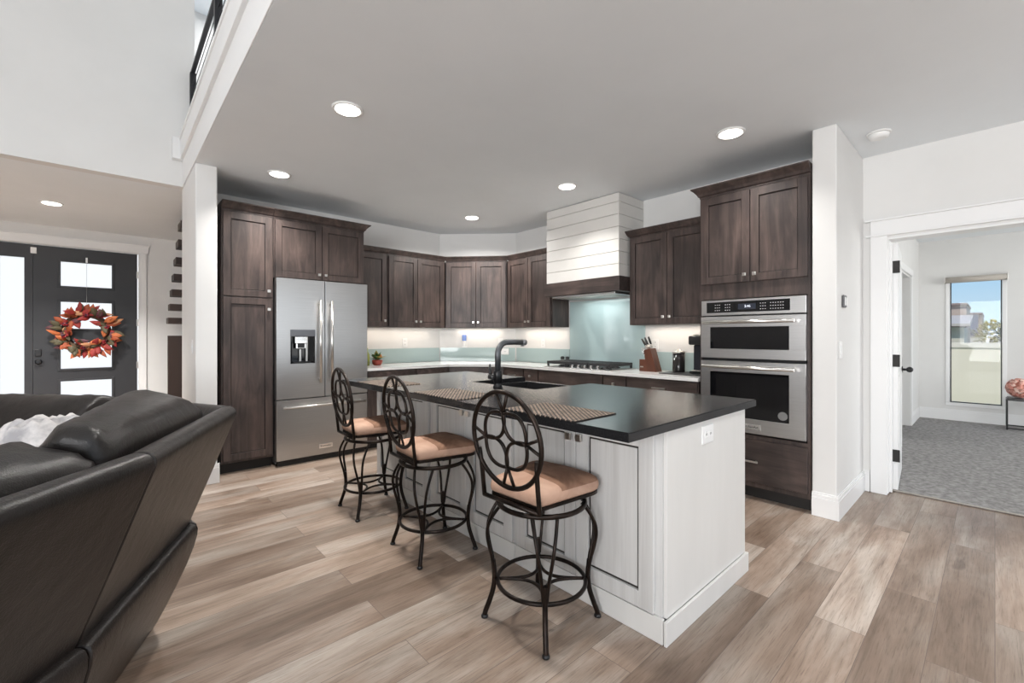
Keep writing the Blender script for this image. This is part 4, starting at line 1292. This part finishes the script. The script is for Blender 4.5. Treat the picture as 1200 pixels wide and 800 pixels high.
# ------------------------------------------------------------------ outside the bedroom window
gy = -.55
struct('ground_outside', MB().box(9.56, 60, -30, 30, gy - .1, gy), mat_noise('lawn', (.06, .10, .035), (.12, .16, .06), nscale=3, rough=.9))
fn = thing('vinyl_fence', 'cream vinyl privacy fence outside the bedroom window', 'fence', (15, 0, gy))
fb = MB()
for k in range(40): fb.box(15.0, 15.03, -4 + k * .2, -3.8005 + k * .2, gy + .05, 1.0)
fb.build('boards', mat('vinyl_cream', (.72, .67, .54), .5), fn)
MB().box(14.97, 15.06, -4, 4, 1.0, 1.12, .005).build('top_rail', mat('vinyl_rail', (.66, .62, .53), .5), fn)
for y in (-3.6, -1.2, 1.2, 3.6):
    MB().box(14.95, 15.08, y - .065, y + .065, gy + .005, 1.16, .005).build('post', mat('vinyl_post', (.70, .66, .55), .5), fn)
HB = [mat_noise('house_stucco', (.50, .47, .40), (.56, .52, .45), nscale=6, rough=.8), mat_noise('roof_brown', (.20, .155, .14), (.30, .235, .21), nscale=20, rough=.9), mat('slate_grey', (.09, .095, .12), .8), mat('fascia_white', (.7, .68, .64), .6), mat_noise('brick_wall', (.34, .27, .23), (.44, .36, .31), nscale=30, rough=.9)]  # the dark bluish grey is the slate's own colour


h1 = thing('house', 'cream and brown neighbouring house at the left of the view through the bedroom window', 'house', (27, 2.5, gy))
MB().box(27, 31, .82, 5, gy + .002, 2.60).build('walls', HB[4], h1)
MB().box(26.85, 31.15, .78, 5.1, 2.601, 2.70, .02).build('roof', HB[1], h1)
MB().box(24, 26.95, .79, 5, gy + .002, 1.62).build('wing_walls', HB[0], h1)
MB().prism([[Vector((23.6, y, 1.66)), Vector((26.95, y, 2.08)), Vector((26.95, y, 2.18)), Vector((23.6, y, 1.76))] for y in (.62, 5.2)]).build('wing_roof', mat_noise('roof_pale', (.40, .36, .33), (.50, .46, .43), nscale=25, rough=.9), h1)
MB().box(23.96, 23.998, 1.6, 2.3, .4, 1.2).build('window', HB[2], h1)
h2 = thing('house', 'house with a dark slate roof in the middle of the bedroom window view', 'house', (36, 1.5, gy))
MB().box(34.6, 40, .47, 2.6, gy + .002, 2.45).build('walls', HB[4], h2)
MB().prism([[Vector((33.4, y, 1.35)), Vector((34.59, y, 2.40)), Vector((34.59, y, 2.52)), Vector((33.4, y, 1.47))] for y in (.60, 2.6)]).build('slate_roof', HB[2], h2)
MB().box(34.4, 40.2, .44, 2.7, 2.451, 2.55, .02).build('roof', HB[1], h2)
MB().box(33.5, 34.59, .47, 2.6, gy + .002, 1.30).build('front_walls', HB[0], h2)

trn = [(27, .10, .62, (.42, .36, .06), 'yellow-leaved tree outside the bedroom window'), (24, -.42, .62, (.07, .10, .04), 'dark green tree outside the bedroom window, at the right edge')]
for x, y, r_, c_, lb in trn:
    tr = thing('tree', lb, 'tree', (x, y, gy))
    MB().tube([(x, y, gy), (x, y, 1.2)], [.09, .05], 8).build('trunk', mat('bark', (.08, .06, .045), .9), tr)
    fo = MB()
    for j in range(260):
        n_ = Vector((rnd.gauss(0, 1), rnd.gauss(0, 1), rnd.gauss(0, 1))).normalized() * (r_ * rnd.uniform(.5, 1))
        leaf_mesh(fo, Vector((x, y, 1.30)) + n_, n_ + Vector((0, 0, .4)), (0, 0, 1), .15, .10)
    fo.build('foliage', mat('foliage', c_, .8), tr)
